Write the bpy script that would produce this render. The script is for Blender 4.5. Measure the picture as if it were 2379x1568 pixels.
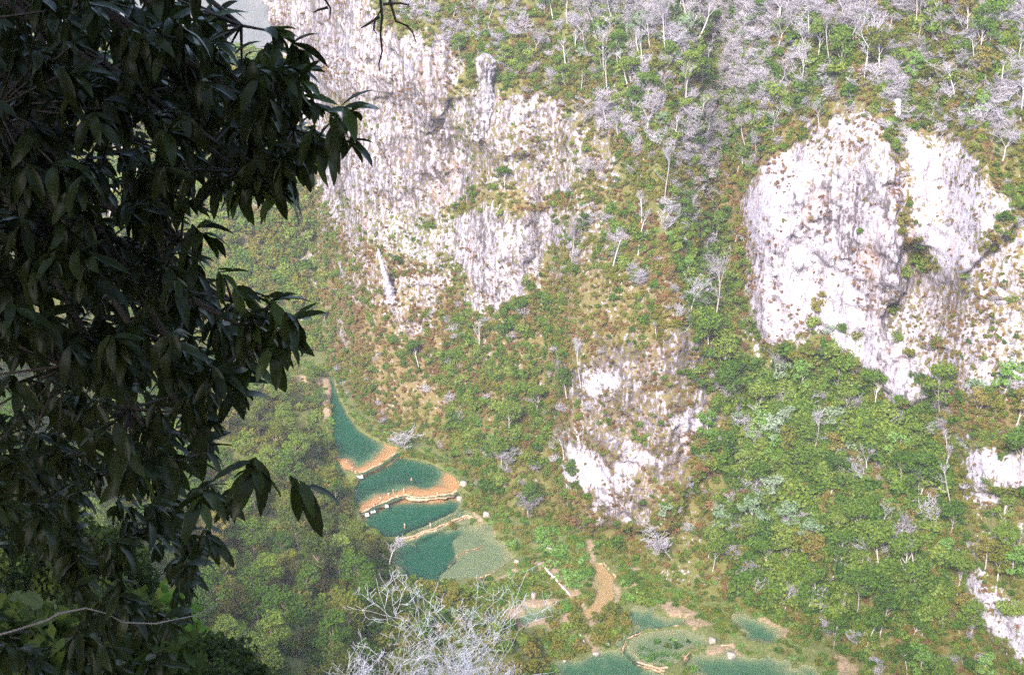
import bpy, math, random
import numpy as np
from mathutils import Vector, Matrix

R = math.radians
random.seed(7)
rng = np.random.default_rng(7)
scn = bpy.context.scene
for o in list(bpy.data.objects):
    bpy.data.objects.remove(o)
COL = scn.collection

# ------------------------------------------------------------------ camera, sky, sun, exposure
CAM_Z, PITCH, HFOV = 190.0, 25.0, 40.0
cam_d = bpy.data.cameras.new('camera')
cam = bpy.data.objects.new('camera', cam_d)
COL.objects.link(cam)
cam.location = (0, 0, CAM_Z)
cam.rotation_euler = (R(90 - PITCH), 0, 0)
cam_d.sensor_fit = 'HORIZONTAL'
cam_d.angle = R(HFOV)
cam_d.clip_start = 0.1
cam_d.clip_end = 8000
scn.camera = cam

SUN_EL, SUN_AZ = 40.0, 200.0          # azimuth clockwise from +Y: behind the camera, a little to its left
world = bpy.data.worlds.new('World')
scn.world = world
world.use_nodes = True
wn = world.node_tree
wn.nodes.clear()
wo = wn.nodes.new('ShaderNodeOutputWorld')
wb = wn.nodes.new('ShaderNodeBackground')
ws = wn.nodes.new('ShaderNodeTexSky')
ws.sky_type = 'NISHITA'
ws.sun_disc = False
ws.sun_elevation = R(SUN_EL)
ws.sun_rotation = R(SUN_AZ)
ws.altitude = 300
ws.air_density = 1.0
ws.dust_density = 3.0
ws.ozone_density = 1.6
wb.inputs['Strength'].default_value = 0.15
wn.links.new(ws.outputs['Color'], wb.inputs['Color'])
wn.links.new(wb.outputs['Background'], wo.inputs['Surface'])

sun_d = bpy.data.lights.new('sun', 'SUN')
sun_d.energy = 2.1
sun_d.angle = R(12.0)
sun_d.color = (1.0, 0.94, 0.84)
sun = bpy.data.objects.new('sun', sun_d)
COL.objects.link(sun)
_a, _e = R(SUN_AZ), R(SUN_EL)
_to_sun = Vector((math.sin(_a) * math.cos(_e), math.cos(_a) * math.cos(_e), math.sin(_e)))
sun.rotation_euler = (-_to_sun).to_track_quat('-Z', 'Y').to_euler()
sun.location = (0, -60, 300)

scn.view_settings.view_transform = 'Standard'
scn.view_settings.look = 'None'
scn.view_settings.gamma = 1.0
scn.view_settings.exposure = 2.4
scn.render.engine = 'CYCLES'
scn.cycles.max_bounces = 5
scn.cycles.diffuse_bounces = 3
scn.cycles.glossy_bounces = 2
scn.cycles.transmission_bounces = 3
scn.cycles.transparent_max_bounces = 8
scn.cycles.volume_bounces = 0
scn.cycles.use_denoising = False

# ------------------------------------------------------------------ projection helpers (survey of the place)
# photo survey coordinates: 2379 x 1568
CX, CY = 1189.5, 784.0
FP = CX / math.tan(R(HFOV / 2))
CP, SP = math.cos(R(PITCH)), math.sin(R(PITCH))


def project(x, y, z):
    dz = z - CAM_Z
    dep = np.maximum(y * CP - dz * SP, 0.5)
    up = y * SP + dz * CP
    return CX + FP * x / dep, CY - FP * up / dep


def ray(U, V):
    a = (U - CX) / FP
    b = (CY - V) / FP
    return np.array([a, CP + b * SP, -SP + b * CP])


def at_z(U, V, z):
    d = ray(U, V)
    t = (z - CAM_Z) / d[2]
    return np.array([0, 0, CAM_Z]) + d * t


def at_depth(U, V, dep):
    return np.array([0, 0, CAM_Z]) + ray(U, V) * dep


def sstep(a, b, x):
    t = np.clip((x - a) / (b - a), 0, 1)
    return t * t * (3 - 2 * t)


def _hash(ix, iy, iz, seed):
    n = (ix * 374761393 + iy * 668265263 + iz * 2147483647 + seed * 974634777) & 0xffffffff
    n = ((n ^ (n >> 13)) * 1274126177) & 0xffffffff
    n = (n ^ (n >> 16)) & 0xffffffff
    return n.astype(np.float64) / 4294967295.0


def vnoise(x, y, z=0.0, seed=0):
    x, y, z = np.broadcast_arrays(np.asarray(x, float), np.asarray(y, float), np.asarray(z, float))
    ix, iy, iz = np.floor(x), np.floor(y), np.floor(z)
    fx, fy, fz = x - ix, y - iy, z - iz
    ix, iy, iz = ix.astype(np.int64), iy.astype(np.int64), iz.astype(np.int64)
    fx = fx * fx * (3 - 2 * fx); fy = fy * fy * (3 - 2 * fy); fz = fz * fz * (3 - 2 * fz)
    def c(a, b, d): return _hash(ix + a, iy + b, iz + d, seed)
    x00 = c(0, 0, 0) * (1 - fx) + c(1, 0, 0) * fx
    x10 = c(0, 1, 0) * (1 - fx) + c(1, 1, 0) * fx
    x01 = c(0, 0, 1) * (1 - fx) + c(1, 0, 1) * fx
    x11 = c(0, 1, 1) * (1 - fx) + c(1, 1, 1) * fx
    return (x00 * (1 - fy) + x10 * fy) * (1 - fz) + (x01 * (1 - fy) + x11 * fy) * fz


def fbm(x, y, z=0.0, octs=4, seed=0):
    s, a, t = 0.0, 0.5, 0.0
    for k in range(octs):
        s = s + a * vnoise(x * 2 ** k, y * 2 ** k, np.asarray(z) * 2 ** k, seed + k * 17)
        t += a
        a *= 0.5
    return s / t          # 0..1


def inside(px, py, poly):
    res = np.zeros(px.shape, bool)
    n = len(poly)
    for i in range(n):
        x1, y1 = poly[i]; x2, y2 = poly[(i + 1) % n]
        if y1 == y2: continue
        c = (py >= min(y1, y2)) & (py < max(y1, y2)) & (px < x1 + (py - y1) * (x2 - x1) / (y2 - y1))
        res ^= c
    return res


def seg_dist(px, py, pts, closed=True):
    best = np.full(px.shape, 1e9)
    n = len(pts)
    for i in range(n if closed else n - 1):
        ax, ay = pts[i]; bx, by = pts[(i + 1) % n]
        dx, dy = bx - ax, by - ay
        L = dx * dx + dy * dy + 1e-9
        t = np.clip(((px - ax) * dx + (py - ay) * dy) / L, 0, 1)
        best = np.minimum(best, np.hypot(px - ax - t * dx, py - ay - t * dy))
    return best


# survey maps: a raster over the photo's field with a margin all round
MC, MX0, MY0 = 4, -480, -480
MW, MH = 860, 640
_gx, _gy = np.meshgrid(MX0 + MC * np.arange(MW), MY0 + MC * np.arange(MH))


def blur(a, r):
    if r < 1: return a
    k = np.ones(2 * r + 1) / (2 * r + 1)
    for _ in range(2):
        a = np.apply_along_axis(lambda m: np.convolve(np.pad(m, r, 'edge'), k, 'valid'), 0, a)
        a = np.apply_along_axis(lambda m: np.convolve(np.pad(m, r, 'edge'), k, 'valid'), 1, a)
    return a


def survey(polys, r=2, base=0.0):
    m = np.full((MH, MW), base, float)
    for val, poly in polys:
        m = np.where(inside(_gx, _gy, poly), val, m)
    return blur(m, r)


def look(m, U, V):
    i = np.clip((np.asarray(V) - MY0) / MC, 0, MH - 1.001)
    j = np.clip((np.asarray(U) - MX0) / MC, 0, MW - 1.001)
    i0, j0 = i.astype(int), j.astype(int)
    fi, fj = i - i0, j - j0
    return (m[i0, j0] * (1 - fi) * (1 - fj) + m[i0 + 1, j0] * fi * (1 - fj)
            + m[i0, j0 + 1] * (1 - fi) * fj + m[i0 + 1, j0 + 1] * fi * fj)


P_BIG = [(1738, 450), (1765, 420), (1810, 400), (1850, 375), (1872, 330), (1910, 295), (1960, 278), (2010, 272), (2048, 300), (2072, 350),
         (2084, 440), (2080, 520), (2110, 560), (2130, 620), (2100, 680), (2060, 720), (2050, 770), (2080, 830), (2140, 870),
         (2150, 905), (2120, 935), (2080, 925), (2045, 895), (2010, 850), (1950, 830), (1880, 806), (1830, 822), (1775, 795),
         (1748, 745), (1722, 700), (1735, 620), (1728, 540)]
P_DOME = [(2087, 430), (2090, 340), (2120, 308), (2175, 320), (2215, 312), (2285, 360), (2292, 420), (2335, 440), (2360, 500),
          (2300, 545), (2250, 600), (2200, 640), (2165, 665), (2130, 620), (2095, 560), (2082, 500)]
P_RIGHT = [(2190, 620), (2300, 560), (2420, 520), (2500, 600), (2500, 880), (2379, 900), (2300, 905), (2250, 950), (2190, 915), (2185, 840), (2215, 800), (2180, 720)]
P_R4 = [(2240, 1085), (2275, 1050), (2330, 1035), (2460, 1010), (2460, 1100), (2330, 1120), (2290, 1140), (2248, 1118)]
P_R5 = [(2215, 1285), (2275, 1290), (2300, 1345), (2345, 1390), (2440, 1400), (2440, 1560), (2360, 1560), (2310, 1490), (2255, 1430), (2240, 1370), (2250, 1330)]
P_UP = [(540, -40), (860, -40), (885, 60), (960, 90), (1040, 110), (1066, 160), (1050, 215), (1105, 200), (1150, 220), (1150, 265), (1240, 262), (1330, 270),
        (1345, 350), (1330, 430), (1180, 465), (1050, 480), (1020, 520), (930, 470), (860, 520), (780, 520), (740, 420), (700, 250), (620, 120)]
P_MID = [(1020, 520), (1130, 500), (1300, 470), (1310, 560), (1260, 650), (1230, 700), (1150, 705), (1090, 690), (1060, 640), (1010, 600)]
P_MIDL = [(742, 470), (1020, 480), (1060, 640), (1010, 770), (900, 750), (800, 660), (752, 600)]
P_BUT = [(1298, 850), (1370, 815), (1480, 800), (1560, 740), (1625, 760), (1660, 880), (1650, 1000), (1590, 1040), (1570, 1110), (1540, 1200), (1440, 1220), (1330, 1165), (1300, 1060)]
P_CREEP = [(750, 600), (900, 720), (1100, 700), (1290, 640), (1420, 600), (1560, 640), (1600, 740), (1480, 800), (1300, 860), (1290, 980), (1000, 960), (850, 960), (780, 860)]
P_GAP = [(1240, 250), (1420, 230), (1460, 420), (1420, 620), (1290, 660), (1330, 430)]
P_BUTW = [(1365, 868), (1430, 868), (1440, 900), (1400, 935), (1375, 920)]
P_BUTW2 = [(1500, 925), (1560, 945), (1640, 940), (1620, 985), (1585, 1000)]
P_FOOT = [(1290, 1110), (1318, 1045), (1350, 1050), (1395, 1085), (1430, 1120), (1450, 1085), (1500, 1060), (1545, 1048), (1530, 1098), (1475, 1105),
          (1445, 1145), (1420, 1160), (1440, 1185), (1400, 1175), (1330, 1150)]
P_FOOT2 = [(1440, 1180), (1470, 1170), (1500, 1205), (1470, 1215)]
P_PINK = [(1760, 1080), (1780, 1070), (1795, 1160), (1770, 1180), (1758, 1140)]
P_STR = [(750, 560), (800, 560), (810, 860), (770, 870)]
P_TOPR = [(1960, 0), (2050, 0), (2040, 60), (1990, 50)]

P_MIXR = [(2060, 560), (2110, 560), (2150, 620), (2210, 640), (2260, 700), (2190, 800), (2200, 920), (2160, 950), (2120, 935), (2060, 780)]
P_BTOP = [(1850, 395), (1870, 330), (1910, 295), (2010, 272), (2050, 300), (2075, 350), (2082, 440), (1980, 430), (1900, 440)]
P_DTOP = [(2090, 345), (2120, 308), (2215, 312), (2285, 360), (2292, 420), (2335, 440), (2360, 500), (2270, 500), (2230, 420), (2180, 360)]
P_CLEFT = [(2070, 300), (2092, 300), (2096, 440), (2104, 540), (2150, 590), (2160, 640), (2120, 660), (2080, 600), (2076, 440)]
P_PATCH = [[(1060, 760), (1110, 740), (1120, 790), (1070, 810)], [(985, 700), (1005, 700), (1008, 760), (985, 750)], [(1290, 960), (1330, 960), (1340, 1060), (1300, 1070)], [(1400, 210), (1440, 190), (1450, 260), (1410, 280)],
           [(1690, 1180), (1730, 1190), (1725, 1225), (1690, 1220)], [(1590, 1160), (1615, 1160), (1620, 1235), (1595, 1230)], [(1650, 1150), (1680, 1150), (1700, 1210), (1660, 1210)], [(1520, 1300), (1600, 1290), (1620, 1340), (1540, 1350)],
           [(2200, 1240), (2300, 1180), (2379, 1200), (2340, 1260), (2240, 1290)], [(690, 520), (720, 520), (725, 640), (700, 640)], [(1820, 150), (1850, 100), (1860, 220), (1830, 230)]]
M_ROCK = survey([(.25, P_CREEP), (.44, P_GAP)] + [(.42, q) for q in P_PATCH] + [(.66, P_UP), (.68, P_MID), (.55, P_MIDL), (.60, P_MIXR), (.56, P_BUT), (.54, P_RIGHT), (.42, P_STR), (.5, P_PINK), (.5, P_TOPR),
                 (.93, P_BIG), (.80, P_DOME), (.64, P_BTOP), (.6, P_DTOP), (.12, P_CLEFT), (.86, P_R4), (.86, P_R5), (.8, P_BUTW), (.78, P_BUTW2), (.84, P_FOOT), (.9, P_FOOT2)], 3, 0.12)
P_GREY = [(1880, 470), (1950, 400), (2075, 400), (2085, 560), (2080, 720), (2030, 760), (2000, 640), (1920, 600), (1880, 560)]
P_GREY2 = [(1725, 560), (1790, 560), (1800, 740), (1750, 750), (1720, 700)]
P_GREY3 = [(2000, 760), (2080, 740), (2150, 880), (2120, 940), (2040, 890), (2010, 850)]
M_WHITE = survey([(.27, P_UP), (.38, P_MID), (.10, P_BUT), (.6, P_RIGHT), (.78, P_BIG), (.34, P_GREY), (.42, P_GREY2), (.42, P_GREY3), (.48, P_BTOP), (.9, P_DOME), (.45, P_MIXR), (.85, P_R4), (.85, P_R5), (.9, P_BUTW),
                  (.9, P_BUTW2), (.95, P_FOOT), (1, P_FOOT2)], 3, 0.35)
M_STEEP = survey([(.3, P_CREEP), (.9, P_UP), (.85, P_MID), (.7, P_MIDL), (.98, P_BUT), (.5, P_RIGHT), (1, P_BIG), (.9, P_DOME), (.9, P_R4), (.9, P_R5), (.8, P_FOOT)], 5, 0.12)
M_BULGE = survey([(.8, [(1290, 640), (1420, 600), (1640, 700), (1700, 900), (1690, 1020), (1600, 1100), (1560, 1220), (1300, 1230)]),
                  (.9, P_BIG), (.75, P_DOME), (.1, P_CLEFT), (.5, P_R4), (.5, P_R5), (.6, [(950, 100), (1000, 88), (1050, 120), (1068, 165), (1050, 225), (1000, 300), (950, 220)])], 4, 0.0)
M_BROWN = survey([(.62, P_CREEP), (.62, P_GAP), (.85, [(745, 560), (1000, 620), (1100, 760), (1000, 980), (840, 980), (790, 860), (745, 700)]),
                  (.75, [(2140, 560), (2440, 540), (2440, 1010), (2200, 1000), (2140, 820)]),
                  (.8, [(1690, 400), (1750, 400), (1730, 520), (1720, 650), (1680, 560)]),
                  (.8, [(1100, 460), (1340, 440), (1300, 520), (1130, 520)]),
                  (.7, [(1290, 900), (1660, 740), (1700, 1000), (1560, 1230), (1300, 1230)]),
                  (.75, [(1700, 400), (1870, 270), (2080, 250), (2330, 330), (2360, 520), (1740, 560)]),
                  (.5, P_UP)], 8, 0.22)
M_LUSH = survey([(1, [(1640, 850), (2000, 850), (2200, 960), (2220, 1250), (2200, 1480), (1900, 1480), (1700, 1380), (1650, 1200)]),
                 (.6, [(1040, 720), (1290, 690), (1290, 1180), (1120, 1180), (1020, 1040)]),
                 (.7, [(1330, 560), (1620, 480), (1720, 700), (1700, 860), (1600, 740), (1420, 640)]),
                 (.7, [(1040, 60), (1260, 60), (1300, 240), (1160, 250), (1100, 120)]),
                 (.72, [(1330, -200), (2500, -200), (2500, 330), (2050, 250), (1900, 260), (1700, 420), (1400, 300)])], 10, 0.3)
M_BARE = survey([(.9, [(1290, -100), (1560, -100), (1700, 200), (1700, 480), (1450, 420), (1300, 240)]),
                 (1, [(1640, -100), (2379, -100), (2379, 330), (2000, 260), (1760, 380), (1640, 480)]),
                 (.5, [(890, -60), (1300, -60), (1300, 140), (960, 90)]),
                 (.35, [(1330, 300), (1700, 450), (1700, 760), (1350, 620)]),
                 (.16, [(1640, 850), (2379, 900), (2379, 1500), (1700, 1400)])], 8, 0.025)

# ------------------------------------------------------------------ object helpers
MATS = {}


def link(name, data, parent=None):
    o = bpy.data.objects.new(name, data)
    COL.objects.link(o)
    if parent is not None: o.parent = parent
    return o


def tag(o, label, cat, group=None, kind=None):
    o['label'] = label
    if cat: o['category'] = cat
    if group: o['group'] = group
    if kind: o['kind'] = kind
    return o


def mesh_np(name, verts, faces, mat=None, smooth=False, attrs=None):
    """faces: int array (n,3) or (n,4)"""
    verts = np.ascontiguousarray(verts, dtype=np.float32)
    faces = np.ascontiguousarray(faces, dtype=np.int32)
    me = bpy.data.meshes.new(name)
    me.vertices.add(len(verts))
    me.vertices.foreach_set('co', verts.ravel())
    k = faces.shape[1]
    me.loops.add(faces.size)
    me.loops.foreach_set('vertex_index', faces.ravel())
    me.polygons.add(len(faces))
    me.polygons.foreach_set('loop_start', np.arange(0, faces.size, k, dtype=np.int32))
    if smooth: me.polygons.foreach_set('use_smooth', np.ones(len(faces), bool))
    for an, av in (attrs or {}).items():
        a = me.attributes.new(an, 'FLOAT', 'POINT')
        a.data.foreach_set('value', np.ascontiguousarray(av, dtype=np.float32).ravel())
    me.update()
    me.validate()
    if mat: me.materials.append(mat)
    return me


def grid_faces(nr, nc):
    i = np.arange(nr * nc).reshape(nr, nc)
    return np.stack([i[:-1, :-1], i[:-1, 1:], i[1:, 1:], i[1:, :-1]], -1).reshape(-1, 4)


class G:
    """collects quads/tris as quads (tri = repeated last vertex is avoided: tubes and leaves are quads)"""
    def __init__(s): s.v, s.f, s.n = [], [], 0
    def add(s, v, f):
        s.v.append(np.asarray(v, float)); s.f.append(np.asarray(f, int) + s.n); s.n += len(v)
    def mesh(s, name, mat, smooth=False): return mesh_np(name, np.concatenate(s.v), np.concatenate(s.f), mat, smooth)


def tubes(P0, P1, R0, R1, k=4):
    """independent tapered prisms"""
    P0, P1 = np.asarray(P0, float), np.asarray(P1, float)
    d = P1 - P0
    d /= np.linalg.norm(d, axis=1, keepdims=True) + 1e-9
    ref = np.where(np.abs(d[:, 2:3]) > .9, np.array([[1., 0, 0]]), np.array([[0, 0, 1.]]))
    a = np.cross(d, ref); a /= np.linalg.norm(a, axis=1, keepdims=True) + 1e-9
    b = np.cross(d, a)
    n = len(P0)
    V = np.zeros((n, 2 * k, 3))
    for j in range(k):
        t = 2 * math.pi * j / k
        o = a * math.cos(t) + b * math.sin(t)
        V[:, j] = P0 + o * np.asarray(R0)[:, None]
        V[:, k + j] = P1 + o * np.asarray(R1)[:, None]
    F = np.array([[j, (j + 1) % k, k + (j + 1) % k, k + j] for j in range(k)])
    Fa = (F[None] + (np.arange(n) * 2 * k)[:, None, None]).reshape(-1, 4)
    return V.reshape(-1, 3), Fa


def path_tube(pts, rad, k=6, lump=0.0, r=None):
    """one continuous tube along pts"""
    r = r or random
    pts = np.asarray(pts, float)
    n = len(pts)
    V = []
    for i in range(n):
        d = pts[min(i + 1, n - 1)] - pts[max(i - 1, 0)]
        d = d / (np.linalg.norm(d) + 1e-9)
        ref = np.array([1., 0, 0]) if abs(d[2]) > .8 else np.array([0, 0, 1.])
        a = np.cross(d, ref); a /= np.linalg.norm(a); b = np.cross(d, a)
        for j in range(k):
            t = 2 * math.pi * j / k
            q = rad[i] * (1 + lump * r.uniform(-1, 1))
            V.append(pts[i] + (a * math.cos(t) + b * math.sin(t)) * q)
    F = [[i * k + j, i * k + (j + 1) % k, (i + 1) * k + (j + 1) % k, (i + 1) * k + j] for i in range(n - 1) for j in range(k)]
    return np.array(V), np.array(F)


def leaf_quads(P, size, r, up=0.35, aspect=0.55, out=None):
    """diamond leaf faces at points P with random lie"""
    n = len(P)
    N = r.normal(size=(n, 3))
    N /= np.linalg.norm(N, axis=1, keepdims=True)
    if out is not None: N = N + out * 0.7
    N[:, 2] += up
    N /= np.linalg.norm(N, axis=1, keepdims=True) + 1e-9
    T = np.cross(N, r.normal(size=(n, 3))); T /= np.linalg.norm(T, axis=1, keepdims=True) + 1e-9
    B = np.cross(N, T)
    s = (size * r.uniform(.6, 1.4, n))[:, None]
    w = s * aspect
    V = np.stack([P - T * s * .5, P + B * w * .5, P + T * s * .5, P - B * w * .5], 1).reshape(-1, 3)
    F = np.arange(4 * n).reshape(n, 4)
    return V, F


# ------------------------------------------------------------------ materials
def mat(name):
    m = bpy.data.materials.new(name)
    m.use_nodes = True
    nt = m.node_tree
    nt.nodes.clear()
    out = nt.nodes.new('ShaderNodeOutputMaterial')
    MATS[name] = m
    return m, nt, out


def nd(nt, t, **kw):
    n = nt.nodes.new(t)
    for k, v in kw.items():
        if k in n.inputs: n.inputs[k].default_value = v
        else: setattr(n, k, v)
    return n


def ramp(nt, fac, stops):
    r = nt.nodes.new('ShaderNodeValToRGB')
    e = r.color_ramp.elements
    while len(e) < len(stops): e.new(0.5)
    for i, (p, c) in enumerate(stops):
        e[i].position = p
        e[i].color = (*c, 1)
    nt.links.new(fac, r.inputs['Fac'])
    return r.outputs['Color']


def noise(nt, scale, detail=4, rough=.55, vec=None, dist=0.0):
    n = nd(nt, 'ShaderNodeTexNoise', Scale=scale, Detail=detail, Roughness=rough, Distortion=dist)
    if vec is not None: nt.links.new(vec, n.inputs['Vector'])
    return n.outputs['Fac']


def mapped(nt, scale, coord='Object'):
    tc = nt.nodes.new('ShaderNodeTexCoord')
    mp = nd(nt, 'ShaderNodeMapping')
    mp.inputs['Scale'].default_value = scale
    nt.links.new(tc.outputs[coord], mp.inputs['Vector'])
    return mp.outputs['Vector']


def mix(nt, fac, a, b):
    m = nt.nodes.new('ShaderNodeMix')
    m.data_type = 'RGBA'
    for inp, val in ((0, fac), (6, a), (7, b)):
        if isinstance(val, (int, float)): m.inputs[inp].default_value = val
        elif isinstance(val, tuple): m.inputs[inp].default_value = (*val, 1)
        else: nt.links.new(val, m.inputs[inp])
    return m.outputs[2]


def math_(nt, op, a, b=0.0, c=0.0, clamp=False):
    m = nd(nt, 'ShaderNodeMath', operation=op, use_clamp=clamp)
    for i, v in enumerate((a, b, c)):
        if isinstance(v, (int, float)): m.inputs[i].default_value = v
        else: nt.links.new(v, m.inputs[i])
    return m.outputs[0]


def attr(nt, name):
    a = nt.nodes.new('ShaderNodeAttribute')
    a.attribute_name = name
    return a.outputs['Fac']


def leaf_mat(name, stops, trans=0.38, rough=0.6, spec=0.06, cell=0.9):
    m, nt, out = mat(name)
    oi = nt.nodes.new('ShaderNodeObjectInfo')
    n1 = noise(nt, cell, 3, .6, mapped(nt, (1, 1, 1)))
    f = math_(nt, 'MULTIPLY_ADD', oi.outputs['Random'], .62, math_(nt, 'MULTIPLY', n1, .5), clamp=True)
    gi = nt.nodes.new('ShaderNodeNewGeometry')
    f = math_(nt, 'ADD', f, math_(nt, 'MULTIPLY_ADD', gi.outputs['Random Per Island'], .34, -.2), clamp=True)
    c = ramp(nt, f, stops)
    p = nd(nt, 'ShaderNodeBsdfPrincipled', Roughness=rough)
    p.inputs['Specular IOR Level'].default_value = spec
    nt.links.new(c, p.inputs['Base Color'])
    t = nt.nodes.new('ShaderNodeBsdfTranslucent')
    nt.links.new(c, t.inputs['Color'])
    ms = nd(nt, 'ShaderNodeMixShader', Fac=trans)
    nt.links.new(p.outputs[0], ms.inputs[1]); nt.links.new(t.outputs[0], ms.inputs[2])
    nt.links.new(ms.outputs[0], out.inputs['Surface'])
    return m


leaf_mat('leaf_green', [(0.0, (.026, .062, .008)), (.3, (.062, .128, .014)), (.55, (.100, .168, .020)), (.8, (.160, .205, .030)), (1, (.215, .29, .07))])
leaf_mat('leaf_olive', [(0.0, (.058, .070, .010)), (.3, (.122, .140, .018)), (.55, (.165, .172, .024)), (.8, (.205, .150, .042)), (1, (.235, .245, .055))])
leaf_mat('leaf_brown', [(0.0, (.11, .068, .030)), (.35, (.20, .118, .048)), (.6, (.25, .132, .058)), (.8, (.19, .165, .045)), (1, (.31, .18, .095))])
leaf_mat('leaf_bright', [(0.0, (.06, .14, .02)), (.4, (.11, .22, .032)), (.75, (.16, .28, .06)), (1, (.24, .35, .13))])
leaf_mat('leaf_pale', [(0.0, (.13, .20, .10)), (.5, (.20, .28, .16)), (1, (.30, .36, .26))])
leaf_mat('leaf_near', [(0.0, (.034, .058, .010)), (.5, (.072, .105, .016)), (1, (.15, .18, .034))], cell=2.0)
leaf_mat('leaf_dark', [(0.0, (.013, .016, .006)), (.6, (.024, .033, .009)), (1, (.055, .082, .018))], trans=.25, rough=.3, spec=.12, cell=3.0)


def bark_mat(name, a, b, sc=6):
    m, nt, out = mat(name)
    oi = nt.nodes.new('ShaderNodeObjectInfo')
    n = noise(nt, sc, 4, .6, mapped(nt, (1, 1, .25)))
    f = math_(nt, 'MULTIPLY_ADD', n, .8, math_(nt, 'MULTIPLY_ADD', oi.outputs['Random'], .5, -.15), clamp=True)
    p = nd(nt, 'ShaderNodeBsdfPrincipled', Roughness=.85)
    p.inputs['Specular IOR Level'].default_value = .15
    nt.links.new(ramp(nt, f, [(.2, a), (.8, b)]), p.inputs['Base Color'])
    nt.links.new(p.outputs[0], out.inputs['Surface'])
    return m


bark_mat('bark_pale', (.22, .19, .18), (.52, .47, .46))
bark_mat('twig_grey', (.21, .19, .21), (.41, .38, .42))
bark_mat('bark_brown', (.17, .12, .09), (.34, .26, .21))
bark_mat('bark_dark', (.03, .024, .02), (.07, .055, .045))
bark_mat('bark_grey', (.10, .09, .085), (.20, .185, .18))
bark_mat('log_pale', (.42, .34, .31), (.66, .57, .54))


def rock_mat(name):
    m, nt, out = mat(name)
    v1 = mapped(nt, (1, 1, 1))
    streak = noise(nt, .55, 6, .62, mapped(nt, (1.5, .8, .085)), .5)
    fine = noise(nt, 1.3, 6, .68, mapped(nt, (1.0, .8, .5)), .4)
    blot = noise(nt, .07, 5, .6, v1, .8)
    speck = noise(nt, 1.1, 5, .7, v1)
    rock_a, white_a, brown_a, lush_a = attr(nt, 'rock'), attr(nt, 'white'), attr(nt, 'brown'), attr(nt, 'lush')
    # limestone: white to blue-grey weathering streaks, pink and rust stains
    g = math_(nt, 'MULTIPLY_ADD', streak, 1.4, math_(nt, 'MULTIPLY_ADD', fine, 1.9, -1.66))
    g = math_(nt, 'ADD', g, math_(nt, 'MULTIPLY_ADD', white_a, .62, .08))
    g = math_(nt, 'MULTIPLY_ADD', blot, .8, math_(nt, 'ADD', g, -.4), clamp=True)
    lime = ramp(nt, g, [(.10, (.075, .06, .065)), (.26, (.19, .165, .19)), (.44, (.34, .31, .36)), (.60, (.335, .295, .365)), (.76, (.435, .405, .46)), (.95, (.52, .50, .53))])
    pink = ramp(nt, noise(nt, .16, 4, .6, mapped(nt, (1, 1, .45))), [(.56, (0, 0, 0)), (.72, (1, 1, 1))])
    lime = mix(nt, math_(nt, 'MULTIPLY', pink, .38), lime, (.50, .345, .31))
    vo = nd(nt, 'ShaderNodeTexVoronoi', feature='DISTANCE_TO_EDGE', Scale=.42)
    wv = nt.nodes.new('ShaderNodeVectorMath'); wv.operation = 'ADD'
    wn_ = nd(nt, 'ShaderNodeTexNoise', Scale=.5, Detail=5)
    nt.links.new(mapped(nt, (1, 1, .45)), wv.inputs[0]); nt.links.new(v1, wn_.inputs['Vector'])
    sc_ = nt.nodes.new('ShaderNodeVectorMath'); sc_.operation = 'SCALE'; sc_.inputs['Scale'].default_value = 3.2
    nt.links.new(wn_.outputs['Color'], sc_.inputs[0]); nt.links.new(sc_.outputs[0], wv.inputs[1]); nt.links.new(wv.outputs[0], vo.inputs['Vector'])
    crack = ramp(nt, vo.outputs['Distance'], [(.0, (1, 1, 1)), (.07, (0, 0, 0))])
    lime = mix(nt, math_(nt, 'MULTIPLY', math_(nt, 'MULTIPLY', crack, math_(nt, 'MULTIPLY_ADD', blot, 4.0, -1.5, clamp=True)), .75), lime, (.085, .07, .07))
    stain = ramp(nt, noise(nt, .3, 5, .6, mapped(nt, (1.6, 1, .07)), .3), [(.60, (0, 0, 0)), (.70, (1, 1, 1))])
    lime = mix(nt, math_(nt, 'MULTIPLY', stain, .6), lime, (.17, .155, .185))
    rust = ramp(nt, noise(nt, .24, 5, .65, mapped(nt, (1.3, 1, .3))), [(.60, (0, 0, 0)), (.70, (1, 1, 1))])
    lime = mix(nt, math_(nt, 'MULTIPLY', rust, .4), lime, (.36, .19, .11))
    # dry litter, moss and creepers between the rock
    soil = mix(nt, math_(nt, 'MULTIPLY_ADD', brown_a, .9, math_(nt, 'MULTIPLY_ADD', speck, 1.0, -.5), clamp=True), (.080, .088, .022), (.175, .112, .056))
    soil = mix(nt, math_(nt, 'GREATER_THAN', noise(nt, 2.6, 4, .7, v1), .57), soil, (.095, .115, .026))
    k = math_(nt, 'MULTIPLY_ADD', speck, 2.1, math_(nt, 'MULTIPLY_ADD', fine, 1.3, -1.7))
    k = math_(nt, 'ADD', k, rock_a)
    k = math_(nt, 'MULTIPLY_ADD', k, 5.5, -2.2, clamp=True)
    col = mix(nt, k, soil, lime)
    p = nd(nt, 'ShaderNodeBsdfPrincipled', Roughness=.95)
    p.inputs['Specular IOR Level'].default_value = .1
    nt.links.new(col, p.inputs['Base Color'])
    b = nd(nt, 'ShaderNodeBump', Strength=.9, Distance=.5)
    nt.links.new(math_(nt, 'ADD', math_(nt, 'MULTIPLY', streak, .6), math_(nt, 'MULTIPLY', speck, .7)), b.inputs['Height'])
    nt.links.new(b.outputs[0], p.inputs['Normal'])
    nt.links.new(p.outputs[0], out.inputs['Surface'])
    return m


rock_mat('hill_rock')


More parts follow.
